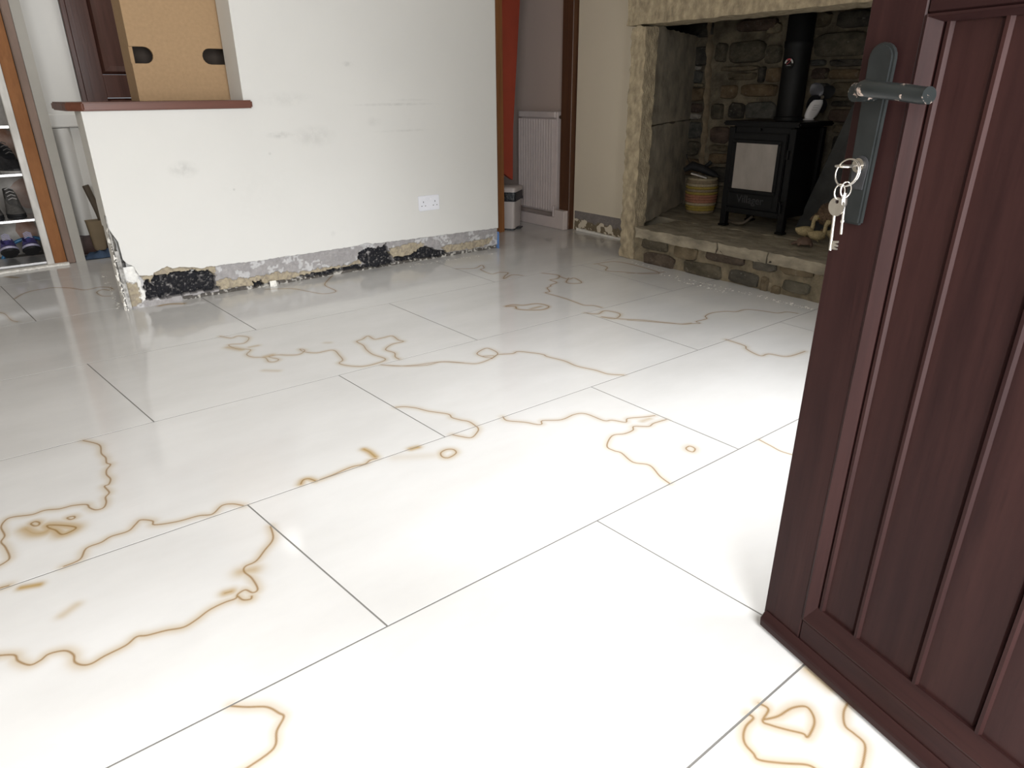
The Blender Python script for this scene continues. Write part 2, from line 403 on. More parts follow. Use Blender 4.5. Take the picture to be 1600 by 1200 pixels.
RADW = M('radiator_enamel', (.60, .52, .50), .35, .04, 10)
PINE = wood('orange_pine', (.20, .075, .022), (.36, .15, .05), rough=.45)
PINED = wood('dark_pine', (.060, .022, .010), (.13, .055, .024), rough=.45)
RED = M('red_paint', (.30, .042, .020), .5, .15, 3)
SILL = wood('varnished_sill', (.085, .026, .014), (.135, .046, .027), 'x', .38)
HDOOR = wood('hall_door_wood', (.045, .018, .013), (.095, .042, .032), rough=.3)
MDF = M('mdf_board', (.36, .235, .125), .75, .07, 60)
MDFD = M('mdf_inside_shade', (.055, .04, .03), .8, .1, 20)  # darker copy of the MDF, interior shade put into its colour
ORANGE = wood('stripped_orange_wood', (.20, .068, .012), (.38, .16, .05), rough=.7, scale=6, st=.3)
WEATH = M('weathered_architrave', (.22, .155, .125), .8, .3, 9, .3, stretch=(1, 1, .15))
FLAKE = M('flaking_white_paint', (.66, .63, .58), .7, .35, 9, .3, stretch=(1, 1, .35), col2=(.85, .83, .8))
SKIRT = M('dark_brown_skirting', (.055, .022, .014), .4, .25, 9)
BLUE = M('blue_hose_rubber', (.03, .16, .33), .35, .15, 10)
BLUEC = M('blue_cloth', (.05, .085, .15), .9, .25, 20, .3)
GROOVE = M('radiator_groove', (.24, .20, .19), .6, .05, 10)
BEIGEP = M('beige_tub_plastic', (.22, .165, .10), .6, .1, 10)
BROWNH = M('brown_handle', (.075, .055, .035), .6, .15, 10)
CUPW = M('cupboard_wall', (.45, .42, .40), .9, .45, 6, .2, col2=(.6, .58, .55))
CUPO = M('cupboard_brick', (.42, .20, .12), .9, .4, 7, .2, col2=(.5, .42, .38))
PURP = M('purple_canvas', (.10, .085, .28), .8, .15, 50)
LILAC = M('lilac_rubber', (.45, .43, .58), .6, .05, 50)
SOLE = M('black_rubber', (.012, .012, .014), .75, .3, 50, .3)
GREYS = M('grey_suede', (.10, .095, .09), .85, .4, 30, .3)
GREYR = M('grey_rubber', (.35, .34, .33), .6, .1, 30)
BLKS = M('black_leather', (.018, .018, .02), .5, .4, 40, .3)
SLATE = M('slate', (.035, .036, .036), .7, .3, 14, .3)
WICK = [M('straw_cream', (.40, .33, .22), .8, .2, 80, .3), M('straw_yellow', (.34, .25, .055), .8, .2, 80, .3),
        M('straw_pink', (.36, .16, .10), .8, .2, 80, .3), M('straw_tan', (.26, .20, .13), .8, .2, 80, .3)]
PAPER = M('paper', (.55, .53, .5), .9, .05, 20)
DUCK = M('woven_cream', (.42, .34, .19), .8, .3, 130, .5)
TURT = M('brown_carved', (.12, .075, .055), .7, .25, 60, .3)
HEDG = M('bristle_brown', (.19, .125, .08), .9, .45, 110, .8)
AMBER = M('amber_wood', (.30, .12, .02), .4, .3, 30)
FANW = M('fan_body_white', (.72, .71, .73), .35, .03, 20)
FANB = M('fan_blade_black', (.012, .012, .014), .35, .2, 20)
FANG = M('fan_blade_sheen', (.06, .06, .07), .3, .2, 20, 0, .3)  # paler copy of the blade black, sheen put into the colour
TAPE = M('blue_tape', (.12, .25, .55), .6, .2, 20)
PLATE = M('green_black_coating', (.012, .0133, .0133), .36, .35, 20, .05, spec=.28)
t = NT('worn_lever')
PLATEW = t.fin(t.mix(t.rng(t.noise(55, 6, (1, 1, 1), .7), .60, .66), (.010, .012, .012), (.40, .31, .26)), .4, 0, .35)
GLASS_ST = NT('stove_glass_reflection'); GLASS_ST = GLASS_ST.fin(GLASS_ST.ramp(GLASS_ST.noise(9, 4, (1, 1, .5)), [(.3, (.20, .17, .145)), (.7, (.27, .235, .205))]), .12, 0, .5)  # opaque pale mottle, the room's reflection painted as base colour
DWOOD = wood('mahogany_foil', (.013, .0050, .0050), (.027, .0108, .0097), 'z', .45, 26, .13)

# ------------------------------------------------------------------ floor: slab + one object per tile
fl = struct('floor', MB().box(-1.7, -.5, -.08, 6, 6.6, -.0006), FLOORB)
ROWS = [(-.22, 0), (.428, .0085), (1.012, .006), (1.643, .001), (2.340, -.0075), (3.088, -.005), (3.885, -.008), (4.80, 0), (5.62, 0)]
JT = {0: [(-.75, -.75), (.45, .42), (1.72, 1.72), (2.98, 2.98)],
      1: [(-.18, -.16), (1.051, 1.091), (2.275, 2.285)],
      2: [(-.87, -.80), (.377, .455), (1.631, 1.65), (2.851, 2.846)],
      3: [(-.34, -.26), (.950, .996), (2.245, 2.250)],
      4: [(-1.06, -1.0), (.203, .295), (1.569, 1.600), (2.912, 2.889)],
      5: [(-.55, -.48), (.836, .886), (2.252, 2.248), (3.56, 3.53)],
      6: [(-1.2, -1.1), (.004, .098), (1.35, 1.38), (2.66, 2.66), (3.98, 3.95)],
      7: [(-.7, -.6), (.60, .66), (1.9, 1.9), (3.3, 3.3), (4.6, 4.6)]}
XL, XR = -1.55, 3.70
G = .0021
for r in range(8):
    (ya, ka), (yb, kb) = ROWS[r], ROWS[r+1]
    js = [(XL, XL)] + JT[r] + [(4.9 if r >= 6 else XR,)*2]
    for (tl, bl), (tr, br) in zip(js[:-1], js[1:]):
        if tr - tl < .1: continue
        cs = [(bl+G, ya+ka*bl+G), (br-G, ya+ka*br+G), (tr-G, yb+kb*tr-G), (tl+G, yb+kb*tl-G)]
        cx = sum(c[0] for c in cs)/4; cy = sum(c[1] for c in cs)/4
        ins = [(x+(cx-x)*.0022, y+(cy-y)*.0022) for x, y in cs]
        mb = MB(); mb.add([(x, y, -.0007) for x, y in cs]+[(x, y, -.0001) for x, y in cs]+[(x, y, 0) for x, y in ins],
                          [(0, 1, 5, 4), (1, 2, 6, 5), (2, 3, 7, 6), (3, 0, 4, 7), (4, 5, 9, 8), (5, 6, 10, 9), (6, 7, 11, 10), (7, 4, 8, 11), (8, 9, 10, 11)])
        mb.build('tile', TILE, fl)

# ------------------------------------------------------------------ walls
struct('ceiling', MB().box(-1.7, -.6, 2.35, 6, 6.6, 2.45), CEIL)
struct('wall_left', MB().box(-1.7, -.5, 0, -1.55, 6.5, 2.35), PAINT3)
wf = MB()
wf.box(-1.55, -.45, 0, -1.3, -.30, 2.35).box(-1.3, -.45, 0, -.3, -.30, .9).box(-1.3, -.45, 1.9, -.3, -.30, 2.35).box(-.3, -.45, 0, .01, -.30, 2.35).box(.01, -.45, 2.0, .87, -.30, 2.35).box(.87, -.45, 0, 1.6, -.30, 2.35)
wf.box(1.6, -.45, 0, 2.9, -.30, .95).box(1.6, -.45, 2.05, 2.9, -.30, 2.35).box(2.9, -.45, 0, 3.27, -.30, 2.35)
struct('wall_front', wf, PAINT3)

# main white wall: core, painted skin with a broken lower edge, and the exposed band beneath
XW0, XW1, XH = .482, 2.807, 1.210
edgepx = [(181, 352), (186, 380), (188, 392), (190.6, 404), (199, 412), (209, 416), (212, 422), (217, 430), (231, 431), (239, 430), (240.5, 426), (250, 421), (261, 416), (269, 419), (282, 417), (307, 418), (315, 420), (326, 416), (335, 416), (350, 413.5), (400, 408), (437, 402), (480, 396), (530, 388.5), (560, 383), (575, 379), (582, 381), (612, 377), (640, 374), (700, 366), (776, 356.5)]
EW = [pY(x, y, WY-.006) for x, y in edgepx]
EWx = np.array([p.x for p in EW]); EWz = np.array([p.z for p in EW])
EWx[0] = XW0-.005
wall = struct('wall_back', MB().box(XW0+.004, WY+.055, 0, XW1-.004, WY+.19, .928).box(XH+.006, WY+.055, .932, XW1-.004, WY+.19, 2.35).box(XW0+.004, WY+.055, 1.95, XH, WY+.19, 2.35), PAINT2)
sk = MB()
xs = sorted(set(list(np.arange(XW0, XW1, .012)) + [XH, XW1] + [float(x) for x in EWx[1:] if XW0 < x < XW1]))
zj = [float(np.interp(x, EWx, EWz)) + rnd.uniform(-.0022, .0022) for x in xs]
for i in range(len(xs)-1):
    a, b = xs[i], xs[i+1]; top = .932 if b <= XH+1e-6 else 2.35
    y0, y1 = WY-.006, WY+.19
    sk.add([(a, y0, zj[i]), (b, y0, zj[i+1]), (b, y0, top), (a, y0, top), (a, WY+.056, zj[i]), (b, WY+.056, zj[i+1])], [(0, 1, 2, 3), (4, 5, 1, 0)])
x0 = XW0; zq = zj[0]
sk.add([(x0, WY-.006, zq), (x0, WY-.006, .932), (x0, WY+.196, .932), (x0, WY+.196, zq-.01)], [(0, 1, 2, 3)])          # end of half wall
sk.add([(XH, WY-.006, .932), (XH, WY-.006, 2.35), (XH, WY+.196, 2.35), (XH, WY+.196, .932)], [(0, 1, 2, 3)])            # hatch reveal
sk.add([(XW1, WY-.006, zj[-1]), (XW1, WY-.006, 2.35), (XW1, WY+.196, 2.35), (XW1, WY+.196, zj[-1])], [(0, 1, 2, 3)])
sk.add([(x0, WY-.006, .932), (XH, WY-.006, .932), (XH, WY+.196, .932), (x0, WY+.196, .932)], [(0, 1, 2, 3)])
sk.build('plaster_skin', PAINT, wall)


def inpoly(x, z, poly):
    c = False; n = len(poly)
    for i in range(n):
        a, b = poly[i], poly[i-1]
        if (a[1] > z) != (b[1] > z) and x < (b[0]-a[0])*(z-a[1])/(b[1]-a[1])+a[0]: c = not c
    return c


def hash2(i, j, s=0):
    h = math.sin(i*127.1+j*311.7+s*74.7)*43758.5453; return h-math.floor(h)


def vnoise(x, y, s=0):
    i, j = math.floor(x), math.floor(y); u, v = x-i, y-j; u = u*u*(3-2*u); v = v*v*(3-2*v)
    return (hash2(i, j, s)*(1-u)+hash2(i+1, j, s)*u)*(1-v)+(hash2(i, j+1, s)*(1-u)+hash2(i+1, j+1, s)*u)*v


def wp(pts): return [(lambda p: (p.x, p.z))(pY(x, y, WY)) for x, y in pts]
blackP = [wp(p) for p in (
    [(240, 432), (270, 428), (300, 424), (325, 423), (336, 430), (338, 447), (346, 449), (345, 453), (300, 458), (262, 466), (243, 469), (230, 471), (226, 441), (234, 438), (239, 448)],
    [(560, 396), (575, 389), (590, 387), (600, 386), (604, 378), (606, 391), (612, 396), (616, 412), (600, 417), (580, 419), (562, 420), (572, 412), (559, 405)],
    [(652, 393), (660, 387), (668, 385.5), (676, 387), (684, 392), (697, 392), (702, 397), (685, 403), (655, 405), (640, 407), (617, 410), (616, 403), (645, 399)],
    [(470, 432), (500, 425), (535, 419), (565, 413), (565, 421), (530, 426), (490, 434)], [(396, 441), (412, 440), (414, 447), (398, 449)])]
beigeP = [wp(p) for p in (
    [(338, 440), (355, 434), (365, 437), (400, 432), (445, 425), (470, 426), (500, 420), (545, 414), (562, 404), (566, 412), (530, 422), (470, 432), (445, 442), (390, 450), (345, 458)],
    [(608, 389), (640, 381), (665, 380), (660, 388), (650, 400), (616, 405)], [(688, 388), (700, 383), (725, 380), (772, 371), (766, 382), (745, 388), (700, 394)],
    [(194, 440), (214, 444), (224, 473), (204, 482)], [(217, 428), (241, 427), (262, 415), (283, 416), (327, 415), (337, 416), (339, 432), (326, 424), (270, 429), (241, 434), (238, 442), (226, 440)])]
whiteP = [wp(p) for p in ([(190, 400), (196, 418), (209, 417), (216, 432), (222, 445), (231, 470), (223, 473), (214, 445), (194, 441)],)]
nx, nz = 520, 44
vs, cols = [], []
for j in range(nz+1):
    for i in range(nx+1):
        x = XW0+(XW1-XW0)*i/nx; z = .0 + .215*j/nz
        if i == 0: pass
        jx = x+(vnoise(x*60, z*60, 1)-.5)*.018; jz = z+(vnoise(x*60, z*60, 2)-.5)*.014
        n1 = vnoise(x*22, z*22, 3); n2 = vnoise(x*90, z*90, 4)
        y = WY+.004+n1*.006+n2*.003; c = (.36, .345, .345)
        if n1 > .62 and n2 > .4: c = (.55, .545, .55)
        if any(inpoly(jx, jz, p) for p in beigeP): y += .006+n2*.004; c = (.42, .36, .26) if n2 < .6 else (.34, .29, .22)
        if any(inpoly(jx, jz, p) for p in whiteP): y -= .004; c = (.86, .85, .82)
        if any(inpoly(jx, jz, p) for p in blackP): y += .022+n2*.018; c = (.012, .012, .016) if n2 < .72 else ((.09, .085, .085) if n2 < .9 else (.35, .33, .32))
        if z < .016+n1*.01 and x > .75 and c[0] > .1: y += .012; c = (.10, .09, .08) if n2 < .65 else (.5, .48, .44)
        vs.append((x, y, z)); cols.append(c)
fs = [(j*(nx+1)+i, j*(nx+1)+i+1, (j+1)*(nx+1)+i+1, (j+1)*(nx+1)+i) for j in range(nz) for i in range(nx)]
mb = MB(); mb.v = vs; mb.f = fs
def setcol(o, cols):
    a = o.data.color_attributes.new('print', 'FLOAT_COLOR', 'POINT')
    a.data.foreach_set('color', [q for c in cols for q in (*c, 1)])
o = mb.build('broken_render_band', PLINTH, wall, smooth=True); setcol(o, cols)
tag(o, 'grey crumbling render with black holes along the base of the white wall')
# broken end of half wall: damaged return with metal corner bead
vs, cols = [], []
for j in range(41):
    for i in range(19):
        y = WY-.002+.192*i/18; z = .46*j/40; n = vnoise(y*50, z*50, 8); n2 = vnoise(y*130, z*130, 9)
        d = n*.010+.003; c = (.45, .44, .42)
        if .05 < y-WY < .115 and .06 < z+.02*n < .27: d += .035; c = (.015, .014, .013)
        elif y-WY < .05: c = (.30, .29, .28) if n2 < .55 else (.75, .74, .72)
        elif z < .12: c = (.75, .74, .72) if n2 > .45 else (.35, .34, .32)
        vs.append((XW0+.004+d, y, z)); cols.append(c)
mb = MB(); mb.v = vs; mb.f = [(j*19+i, j*19+i+1, (j+1)*19+i+1, (j+1)*19+i) for j in range(40) for i in range(18)]
o = mb.build('broken_end_face', PLINTH, wall, smooth=True); setcol(o, cols)
mb = MB()
mb.box(XW0-.003, WY-.010, 0, XW0+.001, WY+.022, .47).box(XW0-.003, WY-.010, 0, XW0+.020, WY-.006, .30)
mb.build('corner_bead', M('rusty_bead', (.30, .29, .27), .75, .45, 40, .3, .2, col2=(.55, .54, .52)), wall, bevel=.001)
mb = MB()
for k in range(80):
    z = .42*rnd.random()**1.7; r = rnd.uniform(.004, .015)
    c = Vector((XW0-.002, WY-.008+rnd.uniform(-.004, .03), z))
    mb.add([c+Vector((rnd.uniform(-r, r), rnd.uniform(-r, r), rnd.uniform(-r, r)*1.6)) for _ in range(5)], [(0, 1, 2), (0, 2, 3), (0, 3, 4), (1, 2, 4), (2, 3, 4), (0, 1, 4)])
o = mb.build('plaster_flakes', WHITEP, wall); o['kind'] = 'stuff'

# sill on the half wall
sl = thing('counter_sill', 'long varnished red-brown wooden sill capping the white half wall', 'sill', (XW0, WY, .932))
mb = MB(); y0 = WY-.03
mb.prism([(.425, WY+.09), (.432, WY+.035), (.490, y0), (1.245, y0), (1.252, WY-.008), (XH+.001, WY-.008), (XH+.001, WY+.50), (.425, WY+.50)], 'z', .933, .970)
mb.build('sill_board', SILL, sl, bevel=.006, world=True, segs=2)
# electric socket
so = thing('wall_socket', 'white double electric socket on the white wall', 'socket', (2.265, WY-.006, .362))
MB().box(-.075, -.009, -.046, .075, 0, .046).build('faceplate', SOCK, so, bevel=.003, segs=2)
for sx in (-.042, .042):
    for dx, dz, w_, h_ in ((0, .012, .004, .009), (-.013, -.012, .007, .004), (.013, -.012, .007, .004)):
        MB().box(sx+dx-w_/2, -.0098, dz-h_/2-.004, sx+dx+w_/2, -.0085, dz+h_/2-.004).build('pin_hole', DARK, so)
for sx in (-.012, .012): MB().box(sx-.007, -.0115, .020, sx+.007, -.0085, .034).build('rocker_switch', SOCK, so, bevel=.001)

# ------------------------------------------------------------------ hatch: MDF box, hall door, hall wall
mx = thing('mdf_box', 'tall bare MDF box with two dark hand holes standing on the wooden sill', 'box', (1.0, 4.03, .970))
L_, R_ = .778, 1.300; z0, z1 = .9705, 1.80; h0, h1 = 1.140, 1.215
def nrc(cx, cz, r, a0, a1, n=8): return [(cx+r*math.cos(a0+(a1-a0)*k/n), cz+r*math.sin(a0+(a1-a0)*k/n)) for k in range(n+1)]
r_ = (h1-h0)/2
poly = [(L_, z0), (R_, z0), (R_, h0)] + nrc(1.150, h0+r_, r_, 1.5*PI, .5*PI) + [(R_, h1), (R_, z1), (L_, z1), (L_, h1)] + nrc(L_+.065, h0+r_, r_, .5*PI, -.5*PI) + [(L_, h0)]
MB().prism(poly, 'y', 4.03, 4.048).build('front_panel', MDF, mx, world=True)
MB().box(L_+.001, 4.049, z0, L_+.018, 4.23, z1).build('side_panel', MDF, mx, world=True)
MB().box(R_-.019, 4.049, z0, R_-.001, 4.23, z1).build('side_panel', MDF, mx, world=True)
MB().box(L_+.019, 4.215, z0, R_-.02, 4.23, z1).build('rear_panel', MDFD, mx, world=True)
MB().box(L_+.019, 4.049, z1-.018, R_-.02, 4.214, z1).build('top_panel', MDF, mx, world=True)

HY = 5.46
wh = MB().box(.49, HY, 0, .712, HY+.12, 2.35).box(1.62, HY, 0, 2.95, HY+.12, 2.35).box(.712, HY, 2.03, 1.62, HY+.12, 2.35)
wh.box(2.807, 3.995, 0, 2.93, HY, 2.35)
hall = struct('wall_hall', wh, PAINT2)
MB().box(.492, HY-.055, .810, .712, HY-.0005, .893).build('dado_block', PAINT2, hall, bevel=.008)
mb = MB()
pr = [(.50+.11*t_, HY-.004-.085*math.sin(PI*min(1, .12+t_*.88))**.8) for t_ in [k/8 for k in range(9)]]
mb.prism([(.492, HY-.001)]+[(p[0], p[1]) for p in pr]+[(.66, HY-.02), (.70, HY-.001)], 'z', .135, .806)
mb.build('pipe_boxing', PAINT2, hall, smooth=True)
MB().box(.425, HY-.03, 0, .712, HY-.0005, .130).build('skirting_board', SKIRT, hall, bevel=.004)
# hall door
d3 = thing('door_2', None, None, (.714, HY-.02, 0), kind='structure')
MB().box(.714, HY-.03, 0, .742, HY+.05, 2.02).build('door_frame', HDOOR, d3, bevel=.003, world=True)
for a, b, c, d in ((.745, 0, .865, 2.0), (1.46, 0, 1.58, 2.0), (.8655, 0, 1.4595, .22), (.8655, .98, 1.4595, 1.12), (.8655, 1.88, 1.4595, 2.0)):
    MB().box(a, HY-.01, b+.002, c, HY+.03, d).build('rail' if c-a > .3 else 'stile', HDOOR, d3, bevel=.002, world=True)
for z_a, z_b in ((.222, .978), (1.122, 1.878)):
    a, b = .867, 1.458; q = .05
    mb = MB(); mb.add([(a, HY+.012, z_a), (b, HY+.012, z_a), (b, HY+.012, z_b), (a, HY+.012, z_b), (a+.018, HY-.012, z_a+.018), (b-.018, HY-.012, z_a+.018), (b-.018, HY-.012, z_b-.018), (a+.018, HY-.012, z_b-.018),
                       (a+q, HY-.004, z_a+q), (b-q, HY-.004, z_a+q), (b-q, HY-.004, z_b-q), (a+q, HY-.004, z_b-q)],
                      [(i, (i+1) % 4, 4+(i+1) % 4, 4+i) for i in range(4)]+[(4+i, 4+(i+1) % 4, 8+(i+1) % 4, 8+i) for i in range(4)]+[(8, 9, 10, 11)])
    mb.build('door_panel', HDOOR, d3, world=True)

# ------------------------------------------------------------------ cupboard opening, frame, shoe rack
CY = 5.20
t3 = thing('trim_1', None, None, (.35, CY, 0), kind='structure')
tag(MB().box(.318, CY+.012, 0, .386, CY+.05, 2.1).build('jamb_board', ORANGE, t3, bevel=.002, world=True), 'stripped orange-brown wooden board')
MB().box(.388, CY-.012, 0, .432, CY+.05, 2.1).build('architrave', WEATH, t3, bevel=.006, world=True)
MB().box(.386, CY-.002, 0, .3878, CY+.05, 2.1).build('gap_shade_strip', DARK, t3, world=True)  # solid dark strip, its colour stands for shade in the joint
tag(MB().box(.276, CY-.01, 0, .316, CY+.03, 2.1).build('post', FLAKE, t3, bevel=.004, world=True), 'white post with flaking paint')
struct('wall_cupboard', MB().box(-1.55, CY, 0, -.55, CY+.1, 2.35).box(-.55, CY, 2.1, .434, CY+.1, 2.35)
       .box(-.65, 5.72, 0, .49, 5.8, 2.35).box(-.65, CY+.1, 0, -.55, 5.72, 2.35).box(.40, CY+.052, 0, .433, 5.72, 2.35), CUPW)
mb = MB(); n = 30; top, bot = [], []
for k in range(n+1):
    x = -.02+.41*k/n; top.append((x, CY-.012+rnd.uniform(-.004, .004))); bot.append((x, CY-.055-.03*(1-k/n)+rnd.uniform(-.01, .01)))
mb.prism(bot+top[::-1], 'z', .001, .014); struct('trim_2', mb, WHITEP)

rk = thing('shoe_rack', 'metal four-tier shoe rack in the cupboard behind the flaking white post', 'rack', (-.12, 5.35, 0))
for z in (.020, .290, .560, .832):
    mb = MB().box(-.50, CY+.035, z-.003, .298, 5.52, z)
    s_ = mb.build('shelf', SHELFM, rk, world=True)
    mb = MB().box(-.50, CY+.030, z-.010, .298, CY+.0345, z+.004).build('shelf_lip', SHELFM, s_, world=True)
for x, y in ((-.50, 5.235), (-.494, 5.523), (.306, 5.523)): MB().box(x-.006, y-.002, .0, x+.006, y+.010, 1.15).build('upright', GREYMET, rk, world=True)
# coloured patches of the cupboard's rear wall seen between the shelves
cw = bpy.data.objects['wall_cupboard']
MB().box(.434, CY, 0, .488, HY+.1, 2.35).build('plaster_return', M('shaded_plaster_return', (.40, .385, .35), .9, .06, 4), cw)  # the strip's shade is put into this greyer base colour
for a, z0_, b, z1_ in ((-.02, .58, .395, .82), (.18, .05, .30, .27), (.2, .3, .39, .5)):
    mb = MB(); n = 14
    mb.prism([((a+b)/2+(b-a)/2*math.cos(2*PI*k/n)*rnd.uniform(.85, 1.05), (z0_+z1_)/2+(z1_-z0_)/2*math.sin(2*PI*k/n)*rnd.uniform(.85, 1.05)) for k in range(n)], 'y', 5.716, 5.7195)
    mb.build('bare_brick_patch', CUPO, cw)


def shoe(name, label, group, loc, rz, L, W, Ht, mats, pitch=0, cat='shoe'):
    t_ = thing(name, label, cat, loc, rz, group)
    rot = Matrix.Rotation(pitch, 4, 'X')
    def outline(s, n=22):
        pts = []
        for k in range(n):
            a = 2*PI*k/n; y = math.cos(a); x = math.sin(a)
            wv = W/2*(1.0 if y > 0 else .86)*(1-.12*max(0, -y))
            pts.append((x*wv*s*(1-.10*math.exp(-((y+.1)/.3)**2)), -y*L/2*(.5+.5*s)))
        return pts
    lift = L/2*math.sin(abs(pitch))
    def fin(mb, nm, m, **k):
        mb.xf(Matrix.Translation((0, 0, lift)) @ rot).build(nm, m, t_, **k)
    mb = MB().prism(outline(1.0), 'z', 0, .016); fin(mb, 'sole', mats[0], bevel=.003)
    mb = MB().prism(outline(.985), 'z', .0165, .030); fin(mb, 'midsole', mats[1], bevel=.002)
    # upper: rings rising from the welt to the collar
    mb = MB(); n = 22; R = []
    for q in range(7):
        f = q/6; o_ = outline(.97-.30*f, n); ring = []
        for (x, y) in o_:
            yy = y*(1-.18*f)+L*.10*f
            back = .5+.5*math.tanh(yy/(L*.16))          # toe is -y, heel is +y
            ring.append((x, yy, .0305+f*(Ht*(.42+.58*back)-.03)))
        R.append(ring)
    vs = [p for r in R for p in r]
    mb.add(vs, [(i*n+k, i*n+(k+1) % n, (i+1)*n+(k+1) % n, (i+1)*n+k) for i in range(6) for k in range(n)])
    inner = [(x*.8, y*.8+L*.03, z-.03) for x, y, z in R[-1]]; b = len(mb.v)
    mb.v += inner; mb.f += [(6*n+k, 6*n+(k+1) % n, b+(k+1) % n, b+k) for k in range(n)]; mb.f.append(tuple(range(b, b+n)))
    fin(mb, 'upper', mats[2], smooth=True)
    mb = MB()
    for k in range(4):
        y = -L*.16+k*L*.06; z = .03+Ht*(.52+.11*k)
        mb.tube([(-.022, y, z-.006), (0, y-.004, z+.004), (.022, y, z-.006)], .003, 6)
    fin(mb, 'laces', mats[3], smooth=True)
    return t_


p = pY(21, 407, 5.36); q = pY(53, 405, 5.36)
shoe('canvas_shoe', 'purple shoe with lilac rim and black sole, left one of the lowest-shelf pair', 'purple shoes on the lowest rack shelf', (p.x-.004, 5.38, .021), 0, .26, .108, .115, (SOLE, LILAC, PURP, LILAC), -.36)
shoe('canvas_shoe', 'purple shoe with lilac rim and black sole nearest the white flaking post', 'purple shoes on the lowest rack shelf', (q.x+.004, 5.38, .021), 0, .26, .108, .115, (SOLE, LILAC, PURP, LILAC), -.36)
p = pY(-8, 345, 5.36); q = pY(25, 345, 5.36)
shoe('walking_shoe', 'grey suede shoe on the second rack shelf, cut by the picture edge', 'grey shoes on the second rack shelf', (p.x, 5.40, .291), .15, .24, .105, .17, (SOLE, SOLE, GREYS, GREYR))
shoe('walking_shoe', 'grey suede lace-up shoe on the second rack shelf beside the post', 'grey shoes on the second rack shelf', (q.x+.01, 5.40, .291), .1, .24, .11, .17, (SOLE, SOLE, GREYS, GREYR))
p = pY(14, 270, 5.36)
shoe('black_shoe', 'black leather lace-up shoe on the third rack shelf', None, (p.x+.01, 5.40, .561), .45, .27, .14, .17, (GREYR, BLKS, BLKS, GREYS))
h_ = [pY(x, y, 5.55) for x, y in ((4, 409), (7, 398), (13, 387), (25, 378), (40, 373), (55, 371.5), (72, 374))]
h2 = [(.33, 5.56, .17), (.37, 5.56, .13), (.385, 5.56, .05)]
HO = MB().tube(sm([tuple(p) for p in h_]+h2, 5), .011, 10).build('blue_hose', BLUE, smooth=True)
tag(HO, 'blue rubber hose arching behind the purple shoes', 'hose')

# tub and cloth behind the half wall
tb = thing('plastic_tub', 'beige plastic tub with tall brown handle behind the half wall', 'tub', (.60, 5.30, .0))
mb = MB(); pr = []
for z, w_, d_ in ((.045, .06, .05), (.06, .075, .06), (.235, .105, .08), (.24, .11, .085), (.236, .10, .078), (.07, .065, .05)):
    pr.append([(math.copysign(abs(math.cos(a))**.6, math.cos(a))*w_/2+.0, math.copysign(abs(math.sin(a))**.6, math.sin(a))*d_/2, z) for a in [2*PI*k/20 for k in range(20)]])
mb.add([p for r in pr for p in r], [(i*20+k, i*20+(k+1) % 20, (i+1)*20+(k+1) % 20, (i+1)*20+k) for i in range(5) for k in range(20)]+[tuple(range(20)), tuple(range(100, 120))])
mb.build('tub_body', BEIGEP, tb, smooth=True)
MB().tube(sm([(.05, .0, .10), (.045, .02, .25), (.015, .02, .40), (.002, .02, .46)], 5), .020, 10, (1, .5)).build('handle', BROWNH, tb, smooth=True)
mb = MB(); n = 12; vs = []
for j in range(n+1):
    for i in range(n+1):
        u, v = i/n-.5, j/n-.5; r2 = (u*u+v*v)*4
        vs.append((.605+u*.22, 5.30+v*.16, .004+.04*max(0, 1-r2)*(.5+vnoise(i*.6, j*.6, 5))))
mb.v = vs; mb.f = [(j*(n+1)+i, j*(n+1)+i+1, (j+1)*(n+1)+i+1, (j+1)*(n+1)+i) for j in range(n) for i in range(n)]
b = len(vs); mb.v = vs+[(x, y, .001) for x, y, z in vs]; mb.f += [tuple(b+k for k in f[::-1]) for f in mb.f]
tag(mb.build('blue_cloth', BLUEC, smooth=True), 'crumpled dark blue cloth under the beige tub', 'cloth')

# ------------------------------------------------------------------ doorway at the far right, kitchen beyond
t4 = thing('trim_3', None, None, (3.18, 4.27, 0), kind='structure')
MB().box(3.142, 4.255, .0, 3.212, 4.33, 2.05).build('door_jamb', PINE, t4, bevel=.004, world=True)
MB().box(3.150, 4.248, .0, 3.186, 4.2545, 2.05).build('jamb_moulding', PINE, t4, bevel=.003, world=True)
rp = [pY(x, y, 4.30) for x, y in ((787, 268), (800, 281), (800.5, 200))]
top_ = pY(811, 0, 4.30); tt = (2.05-rp[2].z)/(top_.z-rp[2].z)
tag(MB().prism([(3.213, rp[0].z), (rp[1].x, rp[1].z), (rp[2].x, rp[2].z), (rp[2].x+(top_.x-rp[2].x)*tt, 2.05), (3.213, 2.05)], 'y', 4.29, 4.325).build('red_panel', RED, t4, world=True), 'red painted panel that tapers downward')
struct('wall_kitchen', MB().box(3.745, 4.13, 0, 3.85, 6.5, 2.35).box(2.8, 6.5, 0, 6, 6.6, 2.35).box(2.93, 4.26, 0, 3.141, 4.36, 2.35).box(2.93, 4.255, 2.052, 3.745, 4.36, 2.35), PINK)
# right-hand frame
t5 = thing('trim_4', None, None, (3.70, 4.02, 0), kind='structure')
MB().box(3.648, 4.005, 0, 3.795, 4.12, 2.05).build('door_jamb', PINED, t5, bevel=.004, world=True)
MB().box(3.735, 3.994, 0, 3.792, 4.0045, 2.05).build('architrave', PINED, t5, bevel=.003, world=True)
tag(MB().box(3.714, 4.0005, .17, 3.722, 4.0045, .26).build('strike_plate', CHROME, t5, world=True), 'pale metal strike plate')
